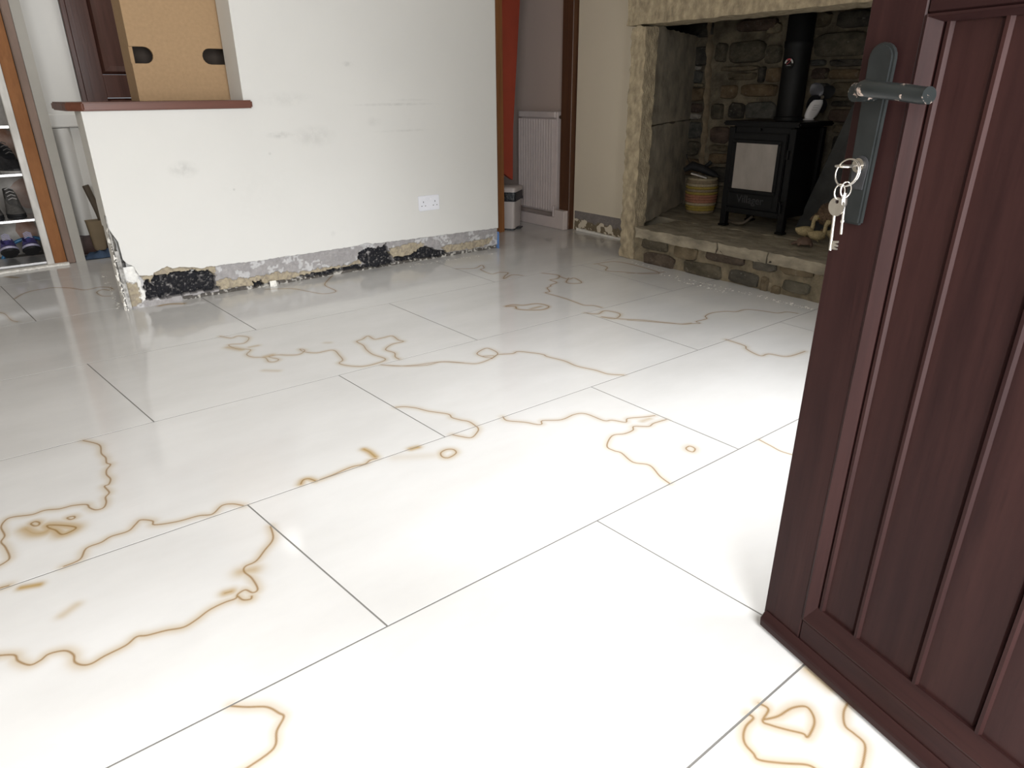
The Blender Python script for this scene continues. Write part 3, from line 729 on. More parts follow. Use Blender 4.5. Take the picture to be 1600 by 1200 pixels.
# alcove wall beside the chimney breast
al = struct('wall_alcove', MB().box(3.70, 3.40, 0, 3.85, 4.13, 2.35), PAINT3)
n = 30
vs, cols = [], []
for j in range(16):
    for i in range(61):
        y = 3.31+.68*i/60; z = .150*j/15; n1 = vnoise(y*25, z*25, 11); n2 = vnoise(y*90, z*90, 12)
        c = (.25, .225, .215); d = .006*n1
        if z < .075+.03*(n1-.5): c = (.22, .175, .115); d += .004*n2
        vs.append((3.694+d, y, z)); cols.append(c)
mb = MB(); mb.v = vs; mb.f = [(j*61+i, j*61+i+1, (j+1)*61+i+1, (j+1)*61+i) for j in range(15) for i in range(60)]
o = mb.build('bare_render_band', PLINTH, al, smooth=True); setcol(o, cols)
MB().box(3.690, 3.31, .147, 3.7005, 3.993, 2.35).build('plaster_skin', PAINT3, al)
mb = MB(); e0 = []
for k in range(25):
    y = 3.42+.52*k/24; e0.append((y, .004+.012*k/24+rnd.uniform(0, .004)))
for (a, za), (b, zb) in zip(e0[:-1], e0[1:]): mb.box(3.672, a, .0005, 3.690, b, za+.003)
mb.build('plaster_bead', WHITEP, al)

# radiator, boxing, bin
RX = 3.655
ra = thing('radiator', 'white ribbed panel radiator on the wall behind the pedal bin', 'radiator', (RX, 4.40, .10))
ya, yb = 4.175, 4.62
MB().box(RX+.012, ya+.006, .105, RX+.05, yb, .845).build('panel', RADW, ra, bevel=.004, world=True)
for k in range(14):
    y = ya+.026+k*.0315
    MB().prism([(RX+.0115, y-.0075), (RX-.022, y-.0055), (RX-.022, y+.0055), (RX+.0115, y+.0075)], 'z', .125, .805).build('rib', RADW, ra, bevel=.002, world=True)
MB().box(RX-.018, ya, .815, RX+.056, yb, .860).build('top_rail', RADW, ra, bevel=.004, world=True)
MB().box(RX+.006, ya-.006, .103, RX+.054, ya+.004, .855).build('end_cap', RADW, ra, bevel=.002, world=True)
MB().tube([(RX+.03, ya-.006, .82), (RX+.03, ya-.030, .82)], .012, 12).build('bleed_valve', BROWNH, ra, smooth=True, world=True)
for y in (4.22, 4.52): MB().box(RX+.052, y, .60, 3.744, y+.04, .66).build('bracket', RADW, ra, world=True)
px_ = thing('pipe_boxing', 'white painted boxing along the floor under the ribbed radiator', 'boxing', (3.61, 4.25, 0))
MB().prism([(4.60, .001), (4.60, .085), (4.125, .085), (4.125, .145), (4.012, .145), (4.012, .001)], 'x', 3.600, 3.6465).build('front_board', RADW, px_, bevel=.002, world=True)
MB().box(3.605, 4.14, .0855, 3.640, 4.152, .17).build('pipe_stub', RADW, px_, bevel=.004, world=True)
bn = thing('pedal_bin', 'white pedal bin with black liner showing under its lid', 'bin', (3.335, 4.36, 0), math.radians(35))
W_, D_ = .20, .15
def rrect(w, d, r=.02, n=4):
    pts = []
    for cx, cy, a in ((w/2-r, d/2-r, 0), (-w/2+r, d/2-r, PI/2), (-w/2+r, -d/2+r, PI), (w/2-r, -d/2+r, 1.5*PI)):
        pts += [(cx+r*math.cos(a+PI/2*k/n), cy+r*math.sin(a+PI/2*k/n)) for k in range(n+1)]
    return pts
def loft(secs):
    mb = MB(); n = len(secs[0])
    mb.add([p for s in secs for p in s], [(i*n+k, i*n+(k+1) % n, (i+1)*n+(k+1) % n, (i+1)*n+k) for i in range(len(secs)-1) for k in range(n)]+[tuple(range(n)), tuple(range((len(secs)-1)*n, len(secs)*n))])
    return mb
def at_z(pts, z): return [(x, y, z) for x, y in pts]
loft([at_z(rrect(.185, .135), .012), at_z(rrect(.205, .155), .27)]).build('bin_body', BINW, bn, smooth=True)
loft([at_z(rrect(.188, .138), .0), at_z(rrect(.188, .138), .0115)]).build('base_ring', BAG, bn, smooth=True)
mb = MB(); ss = []
for z, e in ((.225, .012), (.232, .018), (.25, .013), (.272, .017), (.290, .010)):
    ss.append([(x+rnd.uniform(-.002, .002), y+rnd.uniform(-.002, .002), z+rnd.uniform(-.006, .006)*(z < .23)) for x, y in rrect(.205+e, .155+e)])
loft(ss).build('bin_liner', BAG, bn, smooth=True)
loft([at_z(rrect(.220, .168, .022), .291), at_z(rrect(.222, .17, .022), .310), at_z(rrect(.214, .162, .022), .322), at_z(rrect(.19, .14, .02), .328)]).build('lid', BINW, bn, smooth=True)
MB().box(-.035, -.105, .006, .035, -.066, .016).build('pedal', BAG, bn, bevel=.003)
tag(MB().box(2.807, WY-.012, .001, 2.8095, WY+.06, .115).build('masking_tape', TAPE, bpy.data.objects['wall_back']), 'blue masking tape strip')

# ------------------------------------------------------------------ right wall and fireplace
FX = 3.27; HZ = .213; BX = 4.30
wr = MB().box(FX+.002, -.45, 0, 3.6, 1.145, 2.35).box(FX+.002, 1.145, 1.635, FX+.19, 3.145, 2.35).prism([(FX+.085, 3.089), (3.684, 3.286), (3.684, 3.296), (FX+.085, 3.099)], 'z', 0, 2.34).box(3.6, -.45, 0, BX+.3, .9, 2.35)
struct('wall_right', wr, PAINT3)
fp = thing('fireplace', 'rough stone fireplace with raised slab hearth and dark rubble niche', 'fireplace', (FX, 2.2, 0))


def rough_box(x0, y0, z0, x1, y1, z1, cell=.05, amp=.006, seed=0, faces='all'):
    """box whose faces carry a jittered grid: dressed stone"""
    nx_, ny_, nz_ = [max(1, int(round((b-a)/cell))) for a, b in ((x0, x1), (y0, y1), (z0, z1))]
    bm = bmesh.new(); idx = {}; mb = MB()
    def V(i, j, k):
        if (i, j, k) not in idx:
            x = x0+(x1-x0)*i/nx_; y = y0+(y1-y0)*j/ny_; z = z0+(z1-z0)*k/nz_
            a = amp
            ed = sum((i in (0, nx_), j in (0, ny_), k in (0, nz_)))
            if ed >= 2: a *= 1.3
            dx, dy, dz = [(hash2(i*7+j*13+k*29+seed*3.1, q*5+seed)-.5)*2*a for q in range(3)]
            if k == 0: dz = abs(dz)
            idx[(i, j, k)] = len(mb.v); mb.v.append((x+dx, y+dy, z+dz))
        return idx[(i, j, k)]
    for i in range(nx_):
        for j in range(ny_):
            mb.f += [(V(i, j, 0), V(i, j+1, 0), V(i+1, j+1, 0), V(i+1, j, 0)), (V(i, j, nz_), V(i+1, j, nz_), V(i+1, j+1, nz_), V(i, j+1, nz_))]
    for i in range(nx_):
        for k in range(nz_):
            mb.f += [(V(i, 0, k), V(i+1, 0, k), V(i+1, 0, k+1), V(i, 0, k+1)), (V(i, ny_, k), V(i, ny_, k+1), V(i+1, ny_, k+1), V(i+1, ny_, k))]
    for j in range(ny_):
        for k in range(nz_):
            mb.f += [(V(0, j, k), V(0, j, k+1), V(0, j+1, k+1), V(0, j+1, k)), (V(nx_, j, k), V(nx_, j+1, k), V(nx_, j+1, k+1), V(nx_, j, k+1))]
    bm.free()
    return mb


rough_box(FX, 1.16, 1.345, FX+.22, 3.13, 1.62, .045, .0045, 1).build('lintel_stone', STONE, fp, world=True, smooth=True)
rough_box(FX-.002, 2.972, .0, FX+.10, 3.085, 1.340, .025, .0045, 2).build('jamb_stone', STONE, fp, world=True, smooth=True)
rough_box(FX-.002, 1.16, .0, FX+.20, 1.285, 1.340, .04, .0045, 3).build('jamb_stone', STONE, fp, world=True, smooth=True)
# hearth slabs
yj = [2.955, pX(1123, 378, FX).y, pX(1202, 392, FX).y, 1.29]
for k in range(3):
    rough_box(FX-.012, yj[k+1]+.003, .147, FX+.40, yj[k]-.003, HZ-.005, .035, .004, 20+k).build('hearth_slab', SLABM, fp, world=True, smooth=True)
rough_box(FX+.41, 1.29, .12, BX, 3.40, HZ-.005, .08, .003, 30).build('hearth_floor', SLABM, fp, world=True, smooth=True)
# mortar beds
def mortar(name, m, plane, y0, y1, z0, z1, step, amp, seed):
    ny_, nz_ = int((y1-y0)/step), int((z1-z0)/step); vs = []
    for j in range(nz_+1):
        for i in range(ny_+1):
            y = y0+(y1-y0)*i/ny_; z = z0+(z1-z0)*j/nz_
            vs.append((plane+amp*(vnoise(y*18, z*18, seed)-.5)*2+amp*.5*(vnoise(y*55, z*55, seed+1)-.5), y, z))
    mb = MB(); mb.v = vs; mb.f = [(j*(ny_+1)+i, j*(ny_+1)+i+1, (j+1)*(ny_+1)+i+1, (j+1)*(ny_+1)+i) for j in range(nz_) for i in range(ny_)]
    return mb.build(name, m, fp, world=True, smooth=True)
mortar('plinth_mortar', MORT, FX+.010, 1.29, 2.97, 0, .150, .012, .006, 40)
MB().box(FX+.02, 1.29, 0, FX+.40, 2.96, .145).build('plinth_core', MORT, fp, world=True)
mortar('niche_mortar', MORTD, BX, 1.25, 3.50, .16, 1.80, .03, .018, 44)


def stone(plane, y0, y1, z0, z1, depth, seed, m, nm='stone'):
    """rounded irregular stone standing proud (towards -X) of a wall plane"""
    R = random.Random(seed); n = 12; cy, cz = (y0+y1)/2, (z0+z1)/2; hy, hz = abs(y1-y0)/2, abs(z1-z0)/2
    mb = MB(); rings = []
    ph = [R.uniform(.90, 1.04) for _ in range(n)]
    for (s, x) in ((1.0, .012), (.985, -depth*.55), (.90, -depth*.92), (.55, -depth)):
        ring = []
        for k in range(n):
            a = 2*PI*(k+.5)/n; ca, sa = math.cos(a), math.sin(a)
            e = .42
            y = cy+hy*s*ph[k]*math.copysign(abs(ca)**e, ca); z = cz+hz*s*ph[k]*math.copysign(abs(sa)**e, sa)
            ring.append((plane+x+R.uniform(-.22, .22)*depth*(x < 0), y, z))
        rings.append(ring)
    vs = [p for r in rings for p in r]; c = len(vs); vs.append((plane-depth*R.uniform(.85, 1.1), cy, cz))
    mb.add(vs, [(i*n+k, i*n+(k+1) % n, (i+1)*n+(k+1) % n, (i+1)*n+k) for i in range(3) for k in range(n)]+[(3*n+k, 3*n+(k+1) % n, c) for k in range(n)])
    return mb.build(nm, m, fp, world=True, smooth=True)


def stone_px(plane, x0, y0, x1, y1, depth, seed, m):
    a = pX(x0, (y0+y1)/2, plane); b = pX(x1, (y0+y1)/2, plane); c = pX((x0+x1)/2, y0, plane); d = pX((x0+x1)/2, y1, plane)
    return stone(plane, b.y, a.y, d.z, c.z, depth, seed, m)


PST = [(1003, 373, 1045, 392), (1054, 383, 1092, 406), (1102, 391, 1166, 412), (1176, 401, 1216, 424), (1219, 408, 1274, 432),
       (1006, 396, 1055, 421), (1068, 410, 1130, 433), (1138, 424, 1188, 445), (1189, 432, 1201, 459), (1222, 439, 1267, 458), (1206, 446, 1220, 462)]
for i, r in enumerate(PST): stone_px(FX+.008, *r, .016, 100+i, RUB)
NST = [(1068, 36, 1118, 60), (1073, 72, 1112, 103), (1064, 110, 1099, 131), (1062, 136, 1102, 158), (1074, 161, 1098, 176), (1064, 190, 1096, 217), (1062, 220, 1092, 243), (1064, 247, 1096, 275),
       (1140, 63, 1196, 98), (1151, 30, 1219, 49), (1198, 70, 1222, 100), (1128, 103, 1186, 111), (1138, 113, 1183, 125), (1187, 103, 1196, 130), (1199, 105, 1222, 128), (1128, 132, 1153, 154), (1160, 131, 1216, 151),
       (1113, 161, 1131, 187), (1140, 160, 1164, 186), (1166, 158, 1214, 187), (1111, 197, 1142, 224), (1109, 226, 1140, 236), (1109, 239, 1140, 256), (1108, 260, 1140, 284), (1106, 289, 1140, 318),
       (1272, 50, 1356, 90), (1268, 93, 1290, 103), (1297, 92, 1352, 104), (1297, 107, 1348, 124), (1270, 106, 1294, 124), (1272, 130, 1296, 152), (1300, 128, 1352, 152), (1300, 157, 1348, 167), (1296, 170, 1342, 191),
       (1303, 195, 1336, 208), (1302, 211, 1330, 240), (1240, 20, 1300, 44), (1310, 16, 1366, 44), (1120, 66, 1136, 98)]
for i, r in enumerate(NST): stone_px(BX-.006, *r, .030, 200+i, RUBB)
z_ = HZ+.03; k_ = 0
while z_ < 1.5:
    h_s = rnd.uniform(.07, .14); y_ = 1.27+rnd.uniform(0, .06)
    while y_ < 1.92:
        w_s = rnd.uniform(.12, .28); stone(BX-.006, y_, min(y_+w_s, 1.97), z_, z_+h_s, .028, 400+k_, RUBB); y_ += w_s+.03; k_ += 1
    z_ += h_s+.03
# pale mortar repairs on the niche wall
for i, r in enumerate([(1062, 64, 1072, 108), (1064, 103, 1096, 110), (1062, 130, 1102, 136), (1060, 160, 1072, 176), (1060, 178, 1072, 190), (1074, 177, 1094, 186), (1140, 187, 1174, 192), (1110, 228, 1136, 234), (1280, 113, 1294, 121), (1200, 36, 1222, 52)]):
    o = stone_px(BX-.010, *r, .022, 300+i, WHITEP if i in (0, 1, 3, 4, 5) else MORT); o.name = 'mortar_patch'
    if i in (0, 1, 3, 4, 5): o.data.materials[0] = MORT if i == 0 else M('pale_mortar', (.30, .275, .24), .95, .3, 30, .4) if i == 1 else bpy.data.materials['pale_mortar']
mb = MB(); path = [tuple(pX(x, y, BX-.008)) for x, y in ((1112, 36), (1110, 70), (1108, 110), (1106, 150), (1104, 185), (1101, 220), (1098, 250), (1096, 285))]
mb.tube(sm(path, 4), [.045+.012*math.sin(k*1.7) for k in range(29)], 8, (.9, .35)).build('mortar_seam', M('brown_mortar', (.26, .20, .13), .95, .35, 14, .6), fp, world=True, smooth=True)
# splayed left cheek of the niche: two big sooty blocks
P0, P1 = Vector((FX+.102, 2.990, 0)), Vector((BX+.02, 3.43, 0)); nrm = Vector((-(P1-P0).y, (P1-P0).x, 0))
zj_ = onp(1042, 193, P0, nrm).z
for k, (za, zb) in enumerate(((HZ, zj_-.003), (zj_+.003, 1.345))):
    Lc = (P1-P0).length; mb = rough_box(0, 0, za, Lc, .055, zb, .06, .004, 50+k)
    ang = math.atan2((P1-P0).y, (P1-P0).x)
    mb.xf(Matrix.Translation((P0.x, P0.y, 0)) @ Matrix.Rotation(ang, 4, 'Z')); mb.build('cheek_block', STONE_D, fp, world=True, smooth=True)
MB().box(FX+.02, 1.16, .0, BX+.1, 1.25, 1.6).build('right_cheek', STONE_D, fp, world=True)
MB().prism([(FX+.2, 1.16), (BX+.1, 1.16), (BX+.1, 3.6), (3.87, 3.6), (3.87, 3.24), (FX+.2, 3.03)], 'z', 1.605, 1.632).build('register_plate', SOOT, fp, world=True)
MB().box(BX+.03, 1.16, 0, BX+.1, 3.62, 1.66).build('rear_core', SOOT, fp, world=True)
MB().box(3.86, 3.63, 0, BX+.1, 3.66, 1.66).build('cheek_core', SOOT, fp, world=True)

# ------------------------------------------------------------------ stove
SX = 3.712
st = thing('wood_stove', 'black cast iron wood-burning stove with glass door on the hearth', 'stove', (SX+.15, 2.44, HZ))
y0, y1 = 2.225, 2.655; DEP = .34
MB().box(SX+.012, y0+.012, .300, SX+DEP-.02, y1-.012, .806).build('body', BLACK, st, bevel=.006, world=True, segs=2)
MB().box(SX-.012, y0-.030, .8065, SX+DEP+.01, y1+.045, .832).build('top_plate', BLACK, st, bevel=.008, world=True, segs=2)
for ya_, yb_ in ((y0-.005, y0+.035), (y1-.035, y1+.005)):
    for xa in (SX, SX+DEP-.06):
        mb = MB().box(xa, ya_, HZ+.012, xa+.04, yb_, .800); mb.box(xa-.006, ya_-.006, HZ, xa+.046, yb_+.006, HZ+.0125)
        mb.build('leg', BLACK, st, bevel=.004, world=True)
MB().box(SX+.002, y0+.036, .300, SX+.0115, y1-.036, .335).build('ash_lip', BLACK, st, bevel=.003, world=True)
dr = tag(MB().box(SX-.010, 2.262, .340, SX+.010, y1-.04, .768).build('door', BLACK, st, bevel=.005, world=True, segs=2))
gy0, gy1, gz0, gz1 = 2.312, 2.588, .450, .712
tag(MB().box(SX-.0135, gy0, gz0, SX-.0105, gy1, gz1).build('glass', GLASS_ST, dr, world=True), 'stove window with a room reflection painted in its colour')
for a, b, c, d in ((gy0-.022, gz0-.020, gy1+.022, gz0), (gy0-.022, gz1, gy1+.022, gz1+.02), (gy0-.022, gz0, gy0, gz1), (gy1, gz0, gy1+.022, gz1)):
    MB().box(SX-.018, a, b, SX-.0105, c, d).build('glass_frame', BLACK, dr, bevel=.003, world=True)
MB().box(SX-.014, 2.30, .352, SX-.0105, 2.60, .425).build('name_plate', BLACK, dr, bevel=.003, world=True)
cu = bpy.data.curves.new('lettering', 'FONT'); cu.body = 'Villager'; cu.size = .062; cu.extrude = .0015; cu.align_x = 'CENTER'
to = bpy.data.objects.new('lettering_tmp', cu); C.objects.link(to)
dg = bpy.context.evaluated_depsgraph_get(); dg.update()
me = bpy.data.meshes.new_from_object(to.evaluated_get(dg)); bpy.data.objects.remove(to)
lt = bpy.data.objects.new('lettering', me); C.objects.link(lt); lt.parent = dr; me.materials.clear(); me.materials.append(M('worn_letter_metal', (.016, .016, .017), .35, .2, 30))
lt.matrix_local = Matrix.Translation(Vector((SX-.0150, 2.45, .372))-Vector(st['_w'])) @ Matrix(((0, 0, -1, 0), (-1, 0, 0, 0), (0, 1, 0, 0), (0, 0, 0, 1)))
for z in (.36, .66):
    MB().tube([(SX-.004, 2.250, z-.025), (SX-.004, 2.250, z+.025)], .009, 8).build('hinge', BLACK, st, smooth=True, world=True)
MB().tube([(SX-.004, 2.247, .40), (SX-.022, 2.245, .40), (SX-.026, 2.24, .385), (SX-.026, 2.238, .355)], .006, 8).build('latch_handle', BLACK, st, smooth=True, world=True)
MB().tube([(SX+.011, 2.45, .788), (SX-.004, 2.45, .788)], .008, 10).build('air_knob', BLACK, st, smooth=True, world=True)
PCX, PCY = 3.995, 2.455
MB().lathe([(.085, .832), (.085, .85), (.075, .855), (.075, 1.22), (.079, 1.225), (.079, 1.255), (.075, 1.26), (.075, 1.600)], 28, (PCX, PCY, 0)).build('flue_pipe', BLACK2, st, smooth=True, world=True)

# thermometer on the flue (its round dial faces the room)
dv = Vector((-PCX, -PCY, 0)).normalized(); thc = onp(1232, 99, Vector((PCX, PCY, 0))+dv*.077, dv)
off_ = (thc-Vector((PCX, PCY, thc.z))); a_ = math.atan2(off_.y, off_.x)
c_ = Vector((PCX+.0765*math.cos(a_), PCY+.0765*math.sin(a_), thc.z)); fx, fy = math.cos(a_), math.sin(a_)
th = thing('flue_thermometer', 'small round dial thermometer with red and white arc on the flue pipe', 'thermometer', tuple(c_), a_+PI/2)
def disc(r, y, n=24): return [(r*math.cos(2*PI*k/n), y, r*math.sin(2*PI*k/n)) for k in range(n)]
def facing(y0_, y1_, poly, nm, m): return MB().prism(poly, 'y', y0_, y1_).build(nm, m, th)
facing(0, -.006, [(.030*math.cos(2*PI*k/24), .030*math.sin(2*PI*k/24)) for k in range(24)], 'dial', BLACK)
def arc(r0, r1, a0, a1, n=12): return [(r1*math.cos(a0+(a1-a0)*k/n), r1*math.sin(a0+(a1-a0)*k/n)) for k in range(n+1)]+[(r0*math.cos(a1+(a0-a1)*k/n), r0*math.sin(a1+(a0-a1)*k/n)) for k in range(n+1)]
RDM = M('dial_red', (.45, .05, .07), .5, .05, 20); WDM = M('dial_white', (.5, .5, .48), .5, .05, 20)
facing(-.0061, -.0068, arc(.017, .026, 0, PI*.36), 'white_arc', WDM); facing(-.0061, -.0068, arc(.017, .026, PI*.36, PI*.70), 'red_arc', RDM); facing(-.0061, -.0068, arc(.017, .026, PI*.70, PI), 'white_arc', WDM)
facing(-.0069, -.0078, [(-.014, -.003), (-.012, -.006), (.010, .012), (.009, .014)], 'pointer', RDM)
facing(-.0061, -.0068, [(-.013, -.013), (.013, -.013), (.013, -.009), (-.013, -.009)], 'caption_strip', M('dial_grey', (.2, .2, .19), .5, .05, 20))

# stove fan
fb = pz(1263, 188, .8325)
fn = thing('stove_fan', 'small white stove-top fan with black blades beside the flue pipe', 'fan', (fb.x, fb.y, .8335), math.atan2(-.79, -.61)+PI/2)
MB().lathe([(.001, 0), (.030, 0), (.032, .004), (.026, .008), (.001, .009)], 16).build('foot', FANW, fn, smooth=True)
mb = MB(); tl = math.radians(20)
ss = []
for q in range(7):
    f = q/6; w_ = .030+.024*math.sin(PI*min(1, .18+f*.62)); zz = .006+f*.105
    if q == 0: w_ = .030
    if q == 6: w_ = .036
    ss.append([(math.cos(a)*w_/1.0*.75+math.tan(tl)*zz, math.sin(a)*.016, zz) for a in [2*PI*k/16 for k in range(16)]])
loft(ss).build('fan_body', FANW, fn, smooth=True)
for zz in (.055, .068, .080): MB().box(math.tan(tl)*zz-.016, -.0168, zz, math.tan(tl)*zz+.014, -.0150, zz+.0025).build('vent_slot', GREYMET, fn)
hub = Vector((.058, .0, .125))
MB().tube([(hub.x, -.010, hub.z), (hub.x, .035, hub.z)], .010, 12).build('hub', CHROME, fn, smooth=True)
for k, (ang, m) in enumerate(((125, FANG), (35, FANB), (-70, FANB), (215, FANB))):
    a = math.radians(ang); mb = MB(); pts = []
    for q in range(9):
        f = q/8; rr = .008+.082*f; ww = .036*math.sin(PI*(.10+.86*f))**.7
        for e in (-1, 0, 1):
            u, v = rr, e*ww; x = hub.x+u*math.cos(a)-v*math.sin(a); z = hub.z+u*math.sin(a)+v*math.cos(a)
            pts.append((x, .022+e*.010, z))
    n = len(pts)
    fcs = [(q*3+e, q*3+e+1, (q+1)*3+e+1, (q+1)*3+e) for q in range(8) for e in (0, 1)]
    mb.add(pts+[(x, y+.0015, z) for x, y, z in pts], fcs+[tuple(n+i for i in f[::-1]) for f in fcs])
    mb.build('blade', m, fn, smooth=True)

# basket with its contents
bk = thing('coiled_basket', 'striped coiled straw basket beside the black stove', 'basket', (4.03, 3.06, HZ))
R0 = .098; bands = [3, 1, 1, 0, 2, 2, 2, 1, 3, 1, 0, 3, 0]
nb = len(bands); hh = .235/nb
for k, m in enumerate(bands):
    z = hh*(k+.5); r = R0*(.86+.17*math.sin(PI*min(1, (k+.8)/nb*.86)))
    mb = MB(); n = 36
    mb.tube([(r*math.cos(2*PI*i/n), r*math.sin(2*PI*i/n), z) for i in range(n)], [hh*.54*(1+(.10 if i % 2 else -.06)) for i in range(n)], 7, closed=True)
    mb.build('straw_coil', WICK[m], bk, smooth=True)
MB().lathe([(.0005, .002), (.080, .002), (.080, .012), (.0005, .012)], 24).build('basket_base', WICK[3], bk)
br = thing('black_brush', 'black brush lying across the top of the striped basket', 'brush', (4.03, 3.06, HZ+.235))
D_ = Vector((.52, -.80, 0)).normalized()      # direction towards lower right in view
def bp(s, z, o=0): return (D_.x*s+o*.61*1, D_.y*s+o*.6, z)
mb = MB().tube([bp(-.13, .045), bp(-.08, .075), bp(0, .052), bp(.07, .022), bp(.105, .006)], [.022, .040, .036, .028, .008], 10, (1, .75)); mb.build('brush_head', SOLE, br, smooth=True)
MB().tube([bp(.0, .06, .03), bp(.035, .085, .04), bp(.05, .10, .045)], [.011, .013, .016], 8).build('brush_knob', SOLE, br, smooth=True)
MB().tube([bp(-.09, .08), bp(-.12, .13), bp(-.125, .15)], .003, 6).build('hanging_loop', SOLE, br, smooth=True)
pp = MB(); ang = math.atan2(-.8, .5)
pp.box(-.055, -.03, 0, .055, .03, .008); pp.xf(Matrix.Translation((3.96, 3.04, HZ+.250)) @ Matrix.Rotation(ang, 4, 'Z') @ Matrix.Rotation(.25, 4, 'Y'))
tag(pp.build('folded_paper', PAPER), 'folded pale paper sticking out over the basket rim', 'paper')
# slate leaning right of the stove
sa, sb = pX(1245, 350, 3.95), pX(1300, 232, 3.95); g_ = (sb.y-sa.y)/(sb.z-sa.z)
mb = MB().prism([(sa.y+(HZ-sa.z)*g_, HZ+.001), (1.62, HZ+.001), (1.52, .92), (sa.y+(.92-sa.z)*g_, .92)], 'x', 3.95, 3.975)
tag(mb.build('slate_slab', SLATE, bevel=.003), 'tall dark slate slab leaning beside the stove', 'slab')
# a bent pipe end under the stove
tag(MB().tube(sm([(3.80, 2.66, HZ+.02), (3.79, 2.60, HZ+.012), (3.80, 2.54, HZ+.02), (3.84, 2.51, HZ+.06)], 5), .010, 8).build('bent_pipe', M('dull_pipe', (.10, .08, .06), .6, .2, 20), smooth=True), 'short bent pipe lying under the stove', 'pipe')


# figurines on the hearth edge
def duck(label, px, py, x_off, s, flip=1):
    b_ = pz(px, py, HZ+.002); d_ = thing('duck_figurine', label, 'figurine', (b_.x+x_off, b_.y, HZ+.001), math.atan2(-.79*1, .61), 'woven cream ducks on the hearth')
    sec = [(-.078, .074, .006), (-.068, .064, .020), (-.045, .054, .036), (-.01, .050, .043), (.025, .052, .040), (.050, .058, .027), (.060, .062, .010)]
    MB().tube([(x*s*flip, 0, z*s) for x, z, r in sec], [r*s for x, z, r in sec], 14, (1, .95)).build('duck_body', DUCK, d_, smooth=True)
    nk = sm([(.036*flip*s, 0, .050*s), (.050*flip*s, 0, .090*s), (.052*flip*s, 0, .135*s), (.062*flip*s, 0, .160*s), (.076*flip*s, 0, .158*s)], 4)
    rr = [.014*s]*9+[.016*s]*4+[.019*s]*3+[.015*s]
    MB().tube(nk, [.020*s-(.004*s)*math.sin(PI*i/16)+(.006*s if i > 11 else 0) for i in range(len(nk))], 10).build('duck_neck', DUCK, d_, smooth=True)
    MB().tube([(.078*flip*s, 0, .157*s), (.096*flip*s, 0, .152*s)], [.010*s, .004*s], 8).build('beak', WICK[1], d_, smooth=True)
    for sy in (-.010, .010): MB().tube([(0, sy*s, .014*s), (.004*flip*s, sy*s, .004*s), (.014*flip*s, sy*s, .001*s)], .0035*s, 6).build('leg', DUCK, d_, smooth=True)
    return d_


duck('cream woven duck nearest the stove with raised neck', 1254, 371, .02, .70)
duck('cream woven duck standing between the other duck and the keys', 1276, 377, .0, .66)
duck('cream woven duck mostly behind the hanging keys', 1298, 378, .05, .72)
b_ = pz(1256, 383, HZ)
tu = thing('turtle_figurine', 'small brown domed turtle figurine at the front of the hearth', 'figurine', (b_.x, b_.y, HZ+.0005), math.atan2(-.79, .61))
MB().lathe([(.0005, .045), (.012, .044), (.026, .038), (.038, .026), (.045, .010), (.040, .007), (.0005, .007)], 18).build('shell', TURT, tu, smooth=True)
MB().tube([(-.040, 0, .012), (-.056, -.004, .009), (-.066, -.006, .006)], [.010, .009, .004], 8).build('head', TURT, tu, smooth=True)
for sx, sy in ((-.026, -.030), (.028, -.028), (-.026, .03), (.028, .03)): MB().tube([(sx, sy, .011), (sx*1.25, sy*1.25, .002)], [.009, .006], 8).build('foot', TURT, tu, smooth=True)
b_ = pz(1292, 366, HZ)
hg = thing('hedgehog_figurine', 'brown bristly rounded hedgehog figurine behind the woven ducks', 'figurine', (b_.x+.015, b_.y-.005, HZ+.0005), math.atan2(-.79, .61))
mb = MB(); sec = [(-.085, .055, .012), (-.07, .058, .045), (-.03, .062, .066), (.02, .064, .070), (.065, .058, .056), (.09, .05, .020)]
mb.tube([(x, 0, z+.045) for x, z, r in sec], [r for x, z, r in sec], 16)
mb.v = [(x, y, max(z, .012)) for x, y, z in mb.v]; mb.build('body', HEDG, hg, smooth=True)
mb = MB()
for k in range(220):
    a = rnd.uniform(-PI*.45, PI*.45); x = rnd.uniform(-.07, .075); r = .064*math.sqrt(max(.05, 1-(x/.095)**2))
    c = Vector((x, math.sin(a)*r, .106+math.cos(a)*r)); dn = Vector((-.3, math.sin(a), math.cos(a))).normalized()
    mb.add([c+Vector((.004, 0, 0)), c+Vector((-.003, .003, 0)), c+Vector((-.003, -.003, 0)), c+dn*.016], [(0, 1, 3), (1, 2, 3), (2, 0, 3)])
o = mb.build('bristles', HEDG, hg); o['kind'] = 'stuff'
for sx in (-.04, .045): MB().tube([(sx, -.02, .03), (sx, -.022, .0)], [.014, .010], 8).build('foot', HEDG, hg, smooth=True)
MB().tube([(-.08, 0, .095), (-.105, 0, .085), (-.118, 0, .080)], [.028, .014, .005], 8).build('snout', HEDG, hg, smooth=True)
b_ = pz(1309, 379, HZ)
am = thing('wooden_pot', 'glossy amber wooden pot behind the hanging keys', 'pot', (b_.x+.09, b_.y-.035, HZ+.0005))
MB().lathe([(.0005, 0), (.026, 0), (.034, .02), (.036, .05), (.028, .085), (.022, .10), (.026, .112), (.020, .110), (.0005, .10)], 20).build('pot_body', AMBER, am, smooth=True)

